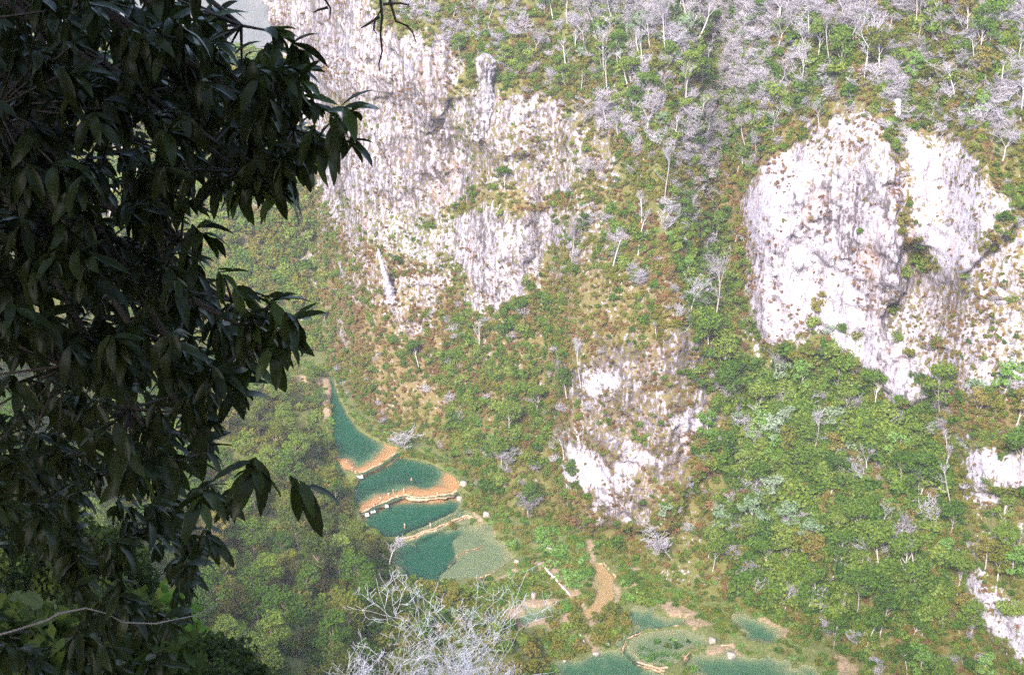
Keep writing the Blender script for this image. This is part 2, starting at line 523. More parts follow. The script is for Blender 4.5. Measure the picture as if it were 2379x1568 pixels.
def simple_mat(name, stops, sc=1.0, rough=.9, bump=.3, vec=(1, 1, 1), spec=.15):
    m, nt, out = mat(name)
    n = noise(nt, sc, 6, .65, mapped(nt, vec))
    p = nd(nt, 'ShaderNodeBsdfPrincipled', Roughness=rough)
    p.inputs['Specular IOR Level'].default_value = spec
    nt.links.new(ramp(nt, n, stops), p.inputs['Base Color'])
    b = nd(nt, 'ShaderNodeBump', Strength=bump, Distance=.3)
    nt.links.new(n, b.inputs['Height']); nt.links.new(b.outputs[0], p.inputs['Normal'])
    nt.links.new(p.outputs[0], out.inputs['Surface'])
    return m


simple_mat('limestone', [(.28, (.30, .26, .28)), (.45, (.58, .54, .56)), (.65, (.80, .77, .78))], .9, vec=(1, 1, .3), bump=.8)
simple_mat('boulder', [(.3, (.17, .14, .11)), (.5, (.31, .27, .23)), (.7, (.46, .42, .39))], 1.5)
simple_mat('slope_soil', [(.3, (.05, .06, .016)), (.5, (.10, .11, .028)), (.7, (.14, .12, .045))], .6, bump=.6)
simple_mat('far_forest', [(.3, (.02, .028, .016)), (.5, (.035, .045, .026)), (.7, (.07, .07, .055))], .05, bump=.9)
simple_mat('skin', [(.4, (.55, .30, .22)), (.6, (.62, .36, .27))], 3, rough=.5)
simple_mat('hair', [(.4, (.02, .013, .01)), (.6, (.05, .03, .02))], 9)
simple_mat('foam', [(.3, (.30, .36, .40)), (.6, (.62, .66, .7))], 2.2, rough=.4, vec=(1, 1, .3))
simple_mat('path_earth', [(.3, (.30, .19, .13)), (.55, (.46, .32, .24)), (.75, (.60, .46, .38))], 1.2)
for nm, c in (('cloth_red', (.55, .05, .06)), ('cloth_blue', (.05, .12, .4)), ('cloth_black', (.02, .02, .025)), ('cloth_white', (.7, .7, .7))):
    simple_mat(nm, [(.4, tuple(q * .85 for q in c)), (.6, c)], 6, rough=.7)

# travertine rims
simple_mat('travertine', [(.28, (.17, .085, .042)), (.44, (.33, .18, .095)), (.56, (.46, .31, .20)), (.68, (.62, .52, .45))], 2.6, rough=.7, bump=.7)


def bed_mat():
    m, nt, out = mat('riverbed')
    d = attr(nt, 'depth')
    v = mapped(nt, (1, 1, 1))
    n = noise(nt, .55, 6, .65, v)
    n2 = noise(nt, 2.2, 5, .7, v)
    dd = math_(nt, 'ADD', d, math_(nt, 'MULTIPLY_ADD', n, .8, -.4))
    under0 = ramp(nt, math_(nt, 'MULTIPLY', dd, .3, clamp=True), [(0, (.24, .21, .11)), (.13, (.21, .22, .12)), (.30, (.13, .20, .11)), (.55, (.07, .15, .085)), (.9, (.03, .09, .06))])
    under = ramp(nt, math_(nt, 'MULTIPLY', dd, .3, clamp=True), [(0, (.50, .24, .11)), (.13, (.46, .24, .115)), (.27, (.27, .28, .15)), (.50, (.10, .20, .12)), (.9, (.03, .09, .06))])
    land = ramp(nt, n2, [(.30, (.04, .06, .014)), (.50, (.085, .10, .026)), (.64, (.14, .12, .045)), (.80, (.28, .20, .12))])
    land = mix(nt, math_(nt, 'MULTIPLY', attr(nt, 'sand'), math_(nt, 'MULTIPLY_ADD', n, 3.0, -.7, clamp=True)), land, ramp(nt, n2, [(.3, (.14, .10, .055)), (.55, (.26, .175, .115)), (.75, (.36, .26, .19))]))
    under = mix(nt, attr(nt, 'ochre'), under0, under)
    k = math_(nt, 'MULTIPLY_ADD', d, 6, .5, clamp=True)
    p = nd(nt, 'ShaderNodeBsdfPrincipled', Roughness=.85)
    p.inputs['Specular IOR Level'].default_value = .2
    nt.links.new(mix(nt, k, land, under), p.inputs['Base Color'])
    b = nd(nt, 'ShaderNodeBump', Strength=.6, Distance=.25)
    nt.links.new(n2, b.inputs['Height']); nt.links.new(b.outputs[0], p.inputs['Normal'])
    nt.links.new(p.outputs[0], out.inputs['Surface'])


bed_mat()


def water_mat():
    # clear mineral water: the deeper it is, the more of its own blue-green scatter it shows
    m, nt, out = mat('water')
    d = attr(nt, 'depth')
    tr = nd(nt, 'ShaderNodeBsdfTransparent')
    tr.inputs['Color'].default_value = (.93, .98, .93, 1)
    df = nd(nt, 'ShaderNodeBsdfDiffuse')
    df.inputs['Color'].default_value = (.006, .062, .032, 1)
    tb = math_(nt, 'SUBTRACT', 1.0, math_(nt, 'POWER', 2.718, math_(nt, 'MULTIPLY', d, -.42)), clamp=True)
    m1 = nd(nt, 'ShaderNodeMixShader')
    nt.links.new(tb, m1.inputs[0]); nt.links.new(tr.outputs[0], m1.inputs[1]); nt.links.new(df.outputs[0], m1.inputs[2])
    gl = nd(nt, 'ShaderNodeBsdfGlossy', Roughness=.05)
    b = nd(nt, 'ShaderNodeBump', Strength=.25, Distance=.15)
    nt.links.new(noise(nt, 1.4, 4, .6, mapped(nt, (1, 1, 1))), b.inputs['Height'])
    nt.links.new(b.outputs[0], gl.inputs['Normal'])
    fr = nd(nt, 'ShaderNodeFresnel', IOR=1.27)
    m2 = nd(nt, 'ShaderNodeMixShader')
    nt.links.new(fr.outputs[0], m2.inputs[0]); nt.links.new(m1.outputs[0], m2.inputs[1]); nt.links.new(gl.outputs[0], m2.inputs[2])
    nt.links.new(m2.outputs[0], out.inputs['Surface'])


water_mat()

# ------------------------------------------------------------------ the far hillside with its cliffs
BASE = [(700, 868), (775, 885), (800, 958), (830, 998), (880, 1024), (930, 1050), (1000, 1075), (1062, 1112), (1085, 1150), (1130, 1195), (1190, 1235),
        (1260, 1222), (1370, 1262), (1480, 1318), (1570, 1380), (1700, 1412), (1800, 1446), (1900, 1486), (2010, 1560), (2200, 1680), (2500, 1850)]
bp = np.array([at_z(u, v, 2.0)[:2] for u, v in BASE])
_o = np.argsort(bp[:, 0])
bp = bp[_o]
EDGE = [(535, -60), (548, 0), (585, 60), (612, 120), (660, 260), (705, 400), (738, 500), (745, 700), (760, 800), (778, 880)]   # left corner of the main cliff
HX0, HX1, HDX = -100.0, 150.0, .46
HZ1, HDZ = 165.0, .46
hx = np.arange(HX0, HX1, HDX)
hz = np.arange(-3.0, HZ1, HDZ)
nx, nz = len(hx), len(hz)
yb = np.interp(hx, bp[:, 0], bp[:, 1])
yb = np.convolve(np.pad(yb, 12, 'edge'), np.ones(25) / 25, 'valid')
Y = np.zeros((nz, nx))
y = yb.copy()
for k in range(nz):
    Y[k] = y
    U, V = project(hx, y, hz[k])
    st = look(M_STEEP, U, V)
    y = y + HDZ * (0.92 - 0.80 * st)
X, Z = np.meshgrid(hx, hz)
U, V = project(X, Y, Z)
Y = Y - 9.0 * look(M_BULGE, U, V) * sstep(-2, 12, Z)
U, V = project(X, Y, Z)
wob = (fbm(X / 9, Z / 9, 0, 5, 3) - .5) * 90
wob2 = (fbm(X / 9, Z / 13, 5, 5, 9) - .5) * 130
wob = wob + (fbm(X / 2.2, Z / 3, 8, 3, 13) - .5) * 55
wob2 = wob2 + (fbm(X / 2.2, Z / 3, 12, 3, 19) - .5) * 70
rock = look(M_ROCK, U + wob, V + wob2)
band = sstep(.55, .68, fbm(X / 20 + Z / 60, Z / 6.5, 3, 4, 151))
rock = rock - band * np.where(rock > .8, .20, .14) * (rock > .3)
white = look(M_WHITE, U + wob, V + wob2)
brown = look(M_BROWN, U + wob, V + wob2)
lush = look(M_LUSH, U + wob, V + wob2)
big = fbm(X / 34, Z / 34, 1, 4, 21) - .5
med = fbm(X / 8, Z / 11, 2, 4, 31) - .5
flute = np.abs(fbm(X / 2.6, Z / 15, Y / 40, 4, 41) - .5) * 2
crag = np.abs(fbm(X / 4.0, Z / 5.0, 3, 5, 51) - .5) * 2
block = vnoise(X / 5 + med * 2, Z / 7, 4, 61)
rib = np.abs(fbm(X / 6.5 + med, Z / 45, 6, 3, 71) - .5) * 2
Y = Y - big * 12 - med * 5.0 + rock * (flute * (1.2 + 3.0 * white) + crag * (5.2 - 2.6 * white) + rib * 4.0 - np.floor(block * 4) * .8)
# the hill's left corner turns away into the side valley
ez = np.linspace(-3, HZ1, 60)
ed = np.array([[at_z(u, v, 0)[0], 0, 0] for u, v in EDGE])
xe = np.full(nz, -200.0)
for k in range(nz):
    best = None
    yk = np.interp(-60, hx, Y[k])
    # the corner's plan position at this height, read from the sight line that passes it
    us, vs = np.array([e[0] for e in EDGE]), np.array([e[1] for e in EDGE])
    _, vv = project(-60.0, yk, hz[k])
    uu = np.interp(vv, vs, us)
    dep = yk * CP - (hz[k] - CAM_Z) * SP
    xe[k] = (uu - CX) / FP * dep
xe = np.convolve(np.pad(xe, 6, 'edge'), np.ones(13) / 13, 'valid')
xe2 = xe[:, None] + (fbm(Z / 6, 0 * Z, 0, 3, 77) - .5) * 4
over = np.maximum(xe2 - X, 0)
Xh = np.where(over > 0, xe2 - over * .05, X)
Y = Y + over * 3.2
hill_me = mesh_np('hillside', np.stack([Xh, Y, Z], -1).reshape(-1, 3), grid_faces(nz, nx), MATS['hill_rock'], True,
                  dict(rock=rock, white=white, brown=brown, lush=lush))
hill = tag(link('hillside', hill_me), 'steep limestone hillside with pale cliffs across the river', None, kind='structure')
HP = np.stack([Xh, Y, Z], -1)
HU, HV = project(Xh, Y, Z)
HVALID = (over <= 0)


def hill_at(U0, V0):
    """the point of the far hillside seen at this survey position"""
    d = (HU - U0) ** 2 + (HV - V0) ** 2
    k = np.argmin(np.where(HVALID, d, 1e9) + HP[..., 1] * .02)
    return HP.reshape(-1, 3)[k]


# the side valley's slope at the left, behind the corner
vx = np.arange(-260, -40, 1.6)
vz = np.arange(-3, 150, 1.2)
VX, VZ = np.meshgrid(vx, vz)
VY = 388 + .75 * VZ + np.maximum(-70 - VX, 0) * .25 + (fbm(VX / 30, VZ / 30, 0, 4, 5) - .5) * 26
VZ2 = np.where(VZ > 78, 78 - (VZ - 78) * .2, VZ) + (fbm(VX / 16, VZ / 16, 7, 3, 15) - .5) * 8 * (VZ > 6)
vr = np.clip((fbm(VX / 12, VZ / 20, 0, 4, 8) - .52) * 3.5, .02, .6)
vme = mesh_np('valley_slope', np.stack([VX, VY, VZ2], -1).reshape(-1, 3), grid_faces(*VX.shape), MATS['hill_rock'], True,
              dict(rock=vr, white=vr * 0 + .4, brown=vr * 0 + .3, lush=vr * 0 + .4))
tag(link('valley_slope', vme), 'wooded slope of the side valley behind the dark leaves', None, kind='structure')
VPTS = np.stack([VX, VY, VZ2], -1)

# far blue ridge seen through the notch
fx = np.arange(-1300, 700, 11.0)
ft = np.arange(0, 60)
FX, FT = np.meshgrid(fx, ft)
FY = 2000 + FT * 10 + (fbm(FX / 160, FT / 14, 0, 4, 88) - .5) * 200
FZ = -440 + FT * 16 + (fbm(FX / 90, FT / 9, 2, 5, 98) - .5) * 50
dr = mesh_np('distant_hill', np.stack([FX, FY, FZ], -1).reshape(-1, 3), grid_faces(*FX.shape), MATS['far_forest'], True)
tag(link('distant_hill', dr), 'distant blue wooded ridge in the notch at the top', None, kind='structure')

# ------------------------------------------------------------------ the river: terraced pools
POOLS = [
    # name, level, max depth, polygon (survey), label
    ('upper', 4.2, 2.6, [(760, 862), (776, 880), (792, 930), (803, 960), (832, 1000), (880, 1026), (930, 1042), (912, 1058), (872, 1083), (832, 1098), (800, 1092), (780, 1064), (770, 1000), (768, 940), (772, 900)],
     'narrow turquoise upper pool running up under the hill'),
    ('main', 3.0, 2.6, [(838, 1108), (872, 1094), (930, 1064), (1000, 1076), (1058, 1108), (1074, 1130), (1056, 1143), (1000, 1153), (940, 1148), (900, 1162), (862, 1178), (836, 1190), (815, 1160)],
     'rounded turquoise pool with an orange rim'),
    ('third', 1.7, 3.2, [(838, 1197), (866, 1184), (904, 1169), (940, 1157), (1000, 1161), (1056, 1152), (1078, 1166), (1070, 1190), (1030, 1208), (985, 1228), (945, 1243), (900, 1246), (850, 1228)],
     'dark green pool just below the orange rim'),
    ('fourth', 1.2, 2.6, [(920, 1262), (960, 1256), (1000, 1240), (1040, 1224), (1090, 1208), (1120, 1214), (1156, 1240), (1196, 1298), (1150, 1328), (1070, 1352), (990, 1356), (930, 1340), (905, 1300)],
     'wide green pool with a pale shelf on its right side'),
    ('side', 1.3, .55, [(1376, 1312), (1402, 1310), (1428, 1340), (1424, 1388), (1384, 1430), (1357, 1450), (1352, 1432), (1380, 1390), (1377, 1345)],
     'shallow crescent pool with a sandy right edge'),
    ('shelf', .9, .7, [(1185, 1428), (1240, 1402), (1290, 1408), (1308, 1428), (1262, 1452), (1215, 1462)],
     'small shallow pool behind the leafless tree'),
    ('lower', .4, 1.1, [(1290, 1555), (1330, 1528), (1380, 1514), (1440, 1502), (1452, 1470), (1470, 1430), (1520, 1412), (1600, 1440), (1570, 1456), (1500, 1466), (1462, 1500), (1470, 1530), (1560, 1560), (1580, 1640), (1280, 1640)],
     'dark green pool along the bottom edge of the river'),
    ('last', .3, .9, [(1590, 1522), (1650, 1506), (1720, 1500), (1800, 1512), (1880, 1548), (1920, 1600), (1900, 1660), (1640, 1660), (1600, 1570)],
     'teal pool in the bottom right of the river'),
    ('band', 1.5, .28, [(900, 1260), (960, 1241), (1010, 1216), (1060, 1190), (1085, 1182), (1116, 1206), (1080, 1214), (1040, 1222), (1000, 1239), (960, 1254), (912, 1266)],
     'pale shallow shelf between the two dark green pools'),
    ('ledge', .75, .40, [(1452, 1508), (1466, 1480), (1510, 1466), (1580, 1458), (1640, 1472), (1660, 1494), (1600, 1506), (1582, 1540), (1530, 1548), (1476, 1532)],
     'grassy shallow ledge pool with a curved tan rim at the bottom'),
    ('spring', 1.2, 1.2, [(1690, 1440), (1730, 1428), (1790, 1450), (1830, 1480), (1790, 1492), (1730, 1478)],
     'small shaded pool at the foot of the green slope'),
]
RIM_OF = {'upper': [(785, 1075), (800, 1093), (835, 1098), (872, 1083), (910, 1058), (930, 1042)],
          'main': [(836, 1190), (862, 1178), (900, 1162), (940, 1148), (1000, 1153), (1056, 1143), (1074, 1130), (1058, 1108)],
          'side': [(1402, 1310), (1428, 1340), (1424, 1388), (1384, 1430), (1357, 1450)]}
RX = np.arange(-75, 95, .5)
RY = np.arange(205, 400, .5)
GX, GY = np.meshgrid(RX, RY)
lev_n, lev_w = np.zeros(GX.shape), np.zeros(GX.shape)
pool_world = []
for nm, lv, dp, poly, lab in POOLS:
    w = [tuple(at_z(u, v, lv)[:2]) for u, v in poly]
    wa = {'lower': 6.0, 'last': 6.0, 'spring': 4.0, 'shelf': 4.0, 'fourth': 2.6, 'third': 1.6}.get(nm, .8)
    WX = GX + (fbm(GX / 5, GY / 5, lv, 4, 201) - .5) * 2 * wa
    WY = GY + (fbm(GX / 5, GY / 5, lv + 9, 4, 211) - .5) * 2 * wa
    ds = seg_dist(WX, WY, w)
    ins = inside(WX, WY, w)
    pool_world.append((nm, lv, dp, w, lab, ds, ins))
    dd = np.where(ins, .05, ds + .4)
    ww = 1 / dd ** 3
    lev_n += ww * lv; lev_w += ww
land = lev_n / lev_w + .25 + (fbm(GX / 3.5, GY / 3.5, 0, 4, 14) - .35) * .9 * 1.2
GZ = land.copy()
depth = np.full(GX.shape, -1.0)
ochre = np.zeros(GX.shape)
for nm, lv, dp, w, lab, ds, ins in pool_world:
    nn = fbm(GX / 5, GY / 5, lv, 4, 24)
    rimset = RIM_OF.get(nm)
    if rimset:
        wr = [tuple(at_z(u, v, lv)[:2]) for u, v in rimset]
        rd = seg_dist(GX, GY, wr, False)
        ochre = np.maximum(ochre, np.where(ins | (ds < 1.5), 1 - sstep(2.5, 8, rd + (nn - .5) * 4), 0) * (.55 if nm == 'side' else 1))
        prof = .06 + dp * sstep(.8, 12.5, rd + (nn - .5) * 4.0) * sstep(0, .9, ds)
    else:
        prof = .08 + dp * sstep(0.1, 3.6, ds + (nn - .5) * 2.2)
    if nm == 'fourth':
        shw = [tuple(at_z(u, v, lv)[:2]) for u, v in [(1040, 1250), (1075, 1225), (1120, 1210), (1210, 1290), (1160, 1340), (1020, 1365), (1010, 1330), (1050, 1300)]]
        shd = np.where(inside(GX, GY, shw), seg_dist(GX, GY, shw), 0)
        prof = prof * (1 - .84 * sstep(0, 1.2, shd))
    GZ = np.where(ins, lv - prof, GZ)
    depth = np.where(ins, np.maximum(prof, .1), depth)
    nb = (~ins) & (ds < 1.6)
    GZ = np.where(nb & (land < lv + .12) & (depth < 0), np.maximum(GZ, lv + .12 - ds * .1), GZ)
BANK = [(640, 870), (700, 895), (768, 905), (770, 1000), (780, 1066), (815, 1110), (815, 1170), (838, 1200), (850, 1230), (905, 1280), (905, 1320), (940, 1360), (1060, 1380), (1160, 1440), (1260, 1500),
        (1285, 1560), (1290, 1640), (1900, 1700), (2600, 1900)]
bk = [tuple(at_z(u, v, 1.0)[:2]) for u, v in BANK]
bank_poly = [(-400, bk[0][1])] + bk + [(400, -60), (-400, -60)]
_ib = inside(GX, GY, bank_poly)
GZ = np.where(_ib & (depth < 0), GZ - 1.2 * np.maximum(seg_dist(GX, GY, bk, False) - 1.5, 0), GZ)
SAND = [[(1085, 1190), (1120, 1200), (1160, 1240), (1140, 1245)], [(1236, 1303), (1262, 1303), (1300, 1330), (1345, 1375), (1366, 1425), (1352, 1440), (1320, 1385), (1290, 1352), (1250, 1325)], [(1362, 1255), (1384, 1255), (1385, 1310), (1366, 1308)],
        [(1425, 1340), (1440, 1380), (1395, 1440), (1362, 1470), (1350, 1455), (1384, 1432), (1424, 1388)], [(1458, 1315), (1482, 1322), (1480, 1380), (1455, 1372)], [(1160, 1410), (1230, 1388), (1290, 1392), (1330, 1430), (1340, 1470), (1300, 1470), (1260, 1450), (1200, 1465)],
        [(1350, 1455), (1362, 1452), (1392, 1510), (1380, 1518)], [(1265, 1450), (1280, 1450), (1300, 1505), (1290, 1512)], [(1510, 1395), (1600, 1410), (1650, 1450), (1620, 1462), (1560, 1430)], [(1765, 1425), (1850, 1470), (1820, 1482), (1770, 1450)],
        [(1640, 1500), (1700, 1496), (1740, 1530), (1700, 1545), (1650, 1530)], [(1935, 1500), (1985, 1505), (1995, 1580), (1950, 1590)], [(690, 870), (785, 880), (780, 960), (750, 980), (700, 900)], [(1060, 1370), (1130, 1350), (1205, 1318), (1210, 1330), (1130, 1364)]]
_gu, _gv = project(GX, GY, GZ)
_gu = _gu + (fbm(GX / 3, GY / 3, 0, 3, 71) - .5) * 26; _gv = _gv + (fbm(GX / 3, GY / 3, 4, 3, 73) - .5) * 18
sand = np.zeros(GX.shape)
for q in SAND: sand = np.maximum(sand, inside(_gu, _gv, q) * 1.0)
bed_me = mesh_np('riverbed', np.stack([GX, GY, GZ], -1).reshape(-1, 3), grid_faces(*GX.shape), MATS['riverbed'], True, dict(depth=depth, sand=sand, ochre=ochre))
tag(link('riverbed', bed_me), 'terraced travertine riverbed between the pools', None, kind='structure')
for nm, lv, dp, w, lab, ds, ins in pool_world:
    near = ins | (ds < 1.0)
    cell = near[:-1, :-1] | near[1:, :-1] | near[:-1, 1:] | near[1:, 1:]
    idx = np.arange(GX.size).reshape(GX.shape)
    f = grid_faces(*GX.shape).reshape(cell.shape + (4,))[cell]
    used, inv = np.unique(f, return_inverse=True)
    vv = np.stack([GX.ravel()[used], GY.ravel()[used], np.full(len(used), lv)], -1)
    me = mesh_np('pool_water', vv, inv.reshape(-1, 4), MATS['water'], True, dict(depth=np.maximum(lv - GZ.ravel()[used], 0)))
    tag(link('pool_water', me), lab, None, kind='structure')


def ground_z(x, y):
    j = np.clip((np.asarray(x) - RX[0]) / .5, 0, len(RX) - 1).astype(int)
    i = np.clip((np.asarray(y) - RY[0]) / .5, 0, len(RY) - 1).astype(int)
    return GZ[i, j]


# lumpy travertine rims along the pools' lower lips
RIMS = [
    (4.2, [(798, 1093), (815, 1098), (835, 1098), (855, 1091), (875, 1081), (893, 1072), (910, 1058), (928, 1042)], 'orange crusted rim of the narrow upper pool'),
    (3.0, [(838, 1190), (860, 1179), (882, 1170), (902, 1162), (925, 1152), (940, 1149), (955, 1153), (975, 1155), (1000, 1154), (1020, 1150), (1042, 1147), (1058, 1142), (1074, 1130), (1060, 1110)], 'orange and white crusted rim curving round the main turquoise pool'),
    (1.75, [(918, 1252), (945, 1248), (965, 1243), (985, 1233), (1005, 1228), (1030, 1217), (1060, 1205), (1085, 1196), (1110, 1204)], 'low tan ledge between the two dark green pools'),
    (1.02, [(1040, 1312), (1060, 1290), (1085, 1278), (1110, 1272), (1130, 1262)], 'thin tan underwater ledge in the wide green pool'),
    (1.4, [(1380, 1308), (1404, 1308), (1430, 1338), (1428, 1388), (1390, 1432), (1358, 1456)], 'sandy rim round the shallow crescent pool'),
    (.5, [(1462, 1500), (1468, 1530), (1500, 1545), (1560, 1560)], 'tan rim of the grassy island at the bottom'),
    (1.3, [(1200, 1298), (1170, 1322), (1120, 1340), (1070, 1356)], 'brown lip at the lower right of the wide green pool'),
    (.8, [(1446, 1512), (1458, 1482), (1500, 1464), (1570, 1453), (1640, 1464), (1666, 1488)], 'upper curved tan rim of the grassy ledge pool'),
    (.8, [(1478, 1536), (1530, 1552), (1582, 1546), (1604, 1510)], 'lower curved tan rim of the grassy ledge pool'),
    (1.0, [(1180, 1432), (1205, 1466), (1262, 1458), (1312, 1432)], 'tan lip under the small shallow pool'),
    (.6, [(1595, 1515), (1650, 1500), (1720, 1494), (1790, 1506)], 'tan lip above the teal pool'),
]
for lv, pl, lab in RIMS:
    rr = random.Random(len(pl) * 31 + int(lv * 10))
    w = np.array([at_z(u, v, lv) for u, v in pl])
    pts, rad = [], []
    for i in range(len(w) - 1):
        L = np.linalg.norm(w[i + 1] - w[i])
        n = max(2, int(L / .8))
        for k in range(n):
            q = w[i] + (w[i + 1] - w[i]) * k / n
            pts.append(q + np.array([rr.uniform(-.22, .22), rr.uniform(-.22, .22), -.12 + rr.uniform(-.05, .08)]))
            rad.append(rr.uniform(.16, .36) * (1.1 if lv > 2 else .8))
    rad[0] = rad[-1] = .05
    g = G()
    g.add(*path_tube(pts, rad, 7, .38, rr))
    low = [q + np.array([rr.uniform(-.1, .1), -.45 + rr.uniform(-.25, .2), -.38]) for q in pts]
    g.add(*path_tube(low, [q * rr.uniform(.9, 1.7) for q in rad], 7, .35, rr))
    tag(link('travertine_rim', g.mesh('travertine_rim', MATS['travertine'], True)), lab, 'pool rim', 'travertine rims of the pools')

# ------------------------------------------------------------------ near slope below the viewpoint
def near_z(x, y):
    x, y = np.asarray(x, float), np.asarray(y, float)
    d = seg_dist(x, y, bk, False)
    s = inside(x, y, bank_poly)
    d = np.where(s, d, -d)
    z = np.where(d < 60, .45 * d, 27 + .93 * (d - 60)) + 1.2
    z = np.where(d < 0, -6, z)
    z = np.minimum(z, 188.2 + np.maximum(-y, 0) * .25)
    b = 13 * np.exp(-((x + 17) / 11) ** 2 - ((y - 34) / 22) ** 2) + 5 * np.exp(-((x + 6) / 4) ** 2 - ((y - 13) / 7) ** 2)
    return z + np.where(d > 20, b, 0) + np.where(d > 4, (fbm(x / 14, y / 14, 0, 3, 6) - .5) * 5 * sstep(6, 30, y), 0)


nxs = np.arange(-190, 170, 1.5)
nys = np.arange(-30, 400, 1.5)
NX, NY = np.meshgrid(nxs, nys)
NZ = near_z(NX, NY)
nme = mesh_np('near_slope', np.stack([NX, NY, NZ], -1).reshape(-1, 3), grid_faces(*NX.shape), MATS['slope_soil'], True)
tag(link('near_slope', nme), 'dark wooded slope falling from the viewpoint to the river', None, kind='structure')

# ------------------------------------------------------------------ plant prototypes
def trunk_pts(h, lean, bend, r, n=9):
    p = [np.zeros(3)]
    dx, dy = lean
    ph = r.uniform(0, 6.28)
    for i in range(1, n):
        t = i / (n - 1)
        p.append(np.array([dx * t * h + bend * math.sin(t * 4 + ph) * h - bend * math.sin(ph) * h, dy * t * h + bend * .5 * math.sin(t * 5 + ph + 1) * h - bend * .5 * math.sin(ph + 1) * h, h * t]))
    return np.array(p)


def proto_leafy(seed, h, crown_r, crown_h, n_clump, per, lsize, mtl, bark='bark_pale', lean=(0, 0), trunk_r=.16, bare=.35):
    r = random.Random(seed); nr = np.random.default_rng(seed)
    g = G()
    tp = trunk_pts(h * .86, lean, .03, r)
    v, f = path_tube(tp, np.linspace(trunk_r, trunk_r * .35, len(tp)), 6)
    g.add(v, f)
    P, O = [], []
    for i in range(n_clump):
        a = r.uniform(0, 6.283); q = math.sqrt(r.random()) * crown_r * .85
        zz = h * bare + (h * (1 - bare)) * r.uniform(.15, 1) ** .8
        k = 1 - abs((zz - h * (bare + (1 - bare) * .5)) / (h * (1 - bare))) * .9
        t = zz / h
        top = np.array([lean[0] * t * h, lean[1] * t * h, 0])
        c = top + np.array([math.cos(a) * q * k, math.sin(a) * q * k, zz])
        cr = crown_r * r.uniform(.28, .52)
        b0 = tp[min(len(tp) - 1, max(2, int((zz / h) * len(tp) * .8)))]
        vv, ff = tubes([b0, (b0 + c) / 2 + np.array([0, 0, -.2])], [(b0 + c) / 2 + np.array([0, 0, -.2]), c], [trunk_r * .4, trunk_r * .28], [trunk_r * .28, .02], 4)
        g.add(vv, ff)
        d = nr.normal(size=(per, 3)); d /= np.linalg.norm(d, axis=1, keepdims=True)
        rad = cr * nr.uniform(.35, 1.0, per) ** .6
        pts = c + d * rad[:, None] * np.array([1, 1, .62])
        P.append(pts); O.append(d)
    P, O = np.concatenate(P), np.concatenate(O)
    lv, lf = leaf_quads(P, lsize, nr, .5, .6, O)
    return g.mesh('trunk', MATS[bark], True), mesh_np('crown', lv, lf, MATS[mtl])


def proto_shrub(seed, rad, h, per, lsize, mtl):
    nr = np.random.default_rng(seed)
    r = random.Random(seed)
    P, O = [], []
    for i in range(r.randint(5, 8)):
        c = np.array([r.uniform(-1, 1) * rad * .6, r.uniform(-1, 1) * rad * .6, h * r.uniform(.2, .75)])
        d = nr.normal(size=(per, 3)); d /= np.linalg.norm(d, axis=1, keepdims=True)
        q = rad * r.uniform(.35, .6) * nr.uniform(.3, 1, per) ** .6
        P.append(c + d * q[:, None] * np.array([1, 1, .75])); O.append(d)
    v, f = leaf_quads(np.concatenate(P), lsize, nr, .4, .6, np.concatenate(O))
    return mesh_np('shrub', v, f, MATS[mtl])


PRUNE = [.30]


def grow(P, D, length, rad, level, r, segs, spread, maxlev, twig_n):
    """recursive limbs; segs gets (p0,p1,r0,r1,level)"""
    n = 4 if level < 2 else 3
    p, d = np.array(P, float), np.array(D, float)
    for i in range(n):
        d = d + np.array([r.gauss(0, .13), r.gauss(0, .13), r.gauss(0, .08) + .03])
        d /= np.linalg.norm(d)
        q = p + d * length / n
        r0 = rad * (1 - .55 * i / n); r1 = rad * (1 - .55 * (i + 1) / n)
        segs.append((p, q, r0, r1, level))
        if level < maxlev and (i >= 1 or level > 0):
            for _ in range(twig_n if level >= 1 else 2):
                if level >= 1 and r.random() < PRUNE[0]: continue
                a = r.uniform(0, 6.283)
                ref = np.array([math.cos(a), math.sin(a), r.uniform(-.1, .5)])
                nd_ = d * (1 - spread) + ref * spread
                nd_ /= np.linalg.norm(nd_)
                grow(q, nd_, length * r.uniform(.42, .68), r1 * .6, level + 1, r, segs, spread, maxlev, twig_n)
        p = q


def proto_bare(seed, h, fork, spread=.5, trunk_r=.16, lean=(0, 0), maxlev=3, bend=.03, twig_n=1, tmat='bark_pale', minr=.022, nfork=4, limb=.5):
    r = random.Random(seed)
    tp = trunk_pts(h * fork, lean, bend, r)
    v, f = path_tube(tp, np.linspace(trunk_r, trunk_r * .6, len(tp)), 6)
    tm = mesh_np('trunk', v, f, MATS[tmat], True)
    segs = []
    top = tp[-1]
    for i in range(nfork):
        a = r.uniform(0, 6.283)
        d = np.array([math.cos(a) * spread + lean[0], math.sin(a) * spread + lean[1], 1.0])
        d /= np.linalg.norm(d)
        grow(top - np.array([0, 0, .1]), d, h * (1 - fork) * r.uniform(.8, 1.1) * limb * 2 * .62, trunk_r * .5, 0, r, segs, spread, maxlev, twig_n)
    for i in range(2, len(tp) - 1): segs.append((tp[i], tp[i + 1], trunk_r * .3, trunk_r * .3, 0))
    for i in range(3):
        b = tp[r.randint(4, 7)]
        a = r.uniform(0, 6.283)
        d = np.array([math.cos(a), math.sin(a), .7]); d /= np.linalg.norm(d)
        grow(b, d, h * .2, trunk_r * .3, 1, r, segs, spread, maxlev, twig_n)
    S = np.array([np.concatenate([s[0], s[1], [max(s[2], minr), max(s[3], minr)]]) for s in segs])
    v, f = tubes(S[:, :3], S[:, 3:6], S[:, 6], S[:, 7], 3)
    return tm, mesh_np('branches', v, f, MATS['twig_grey'])


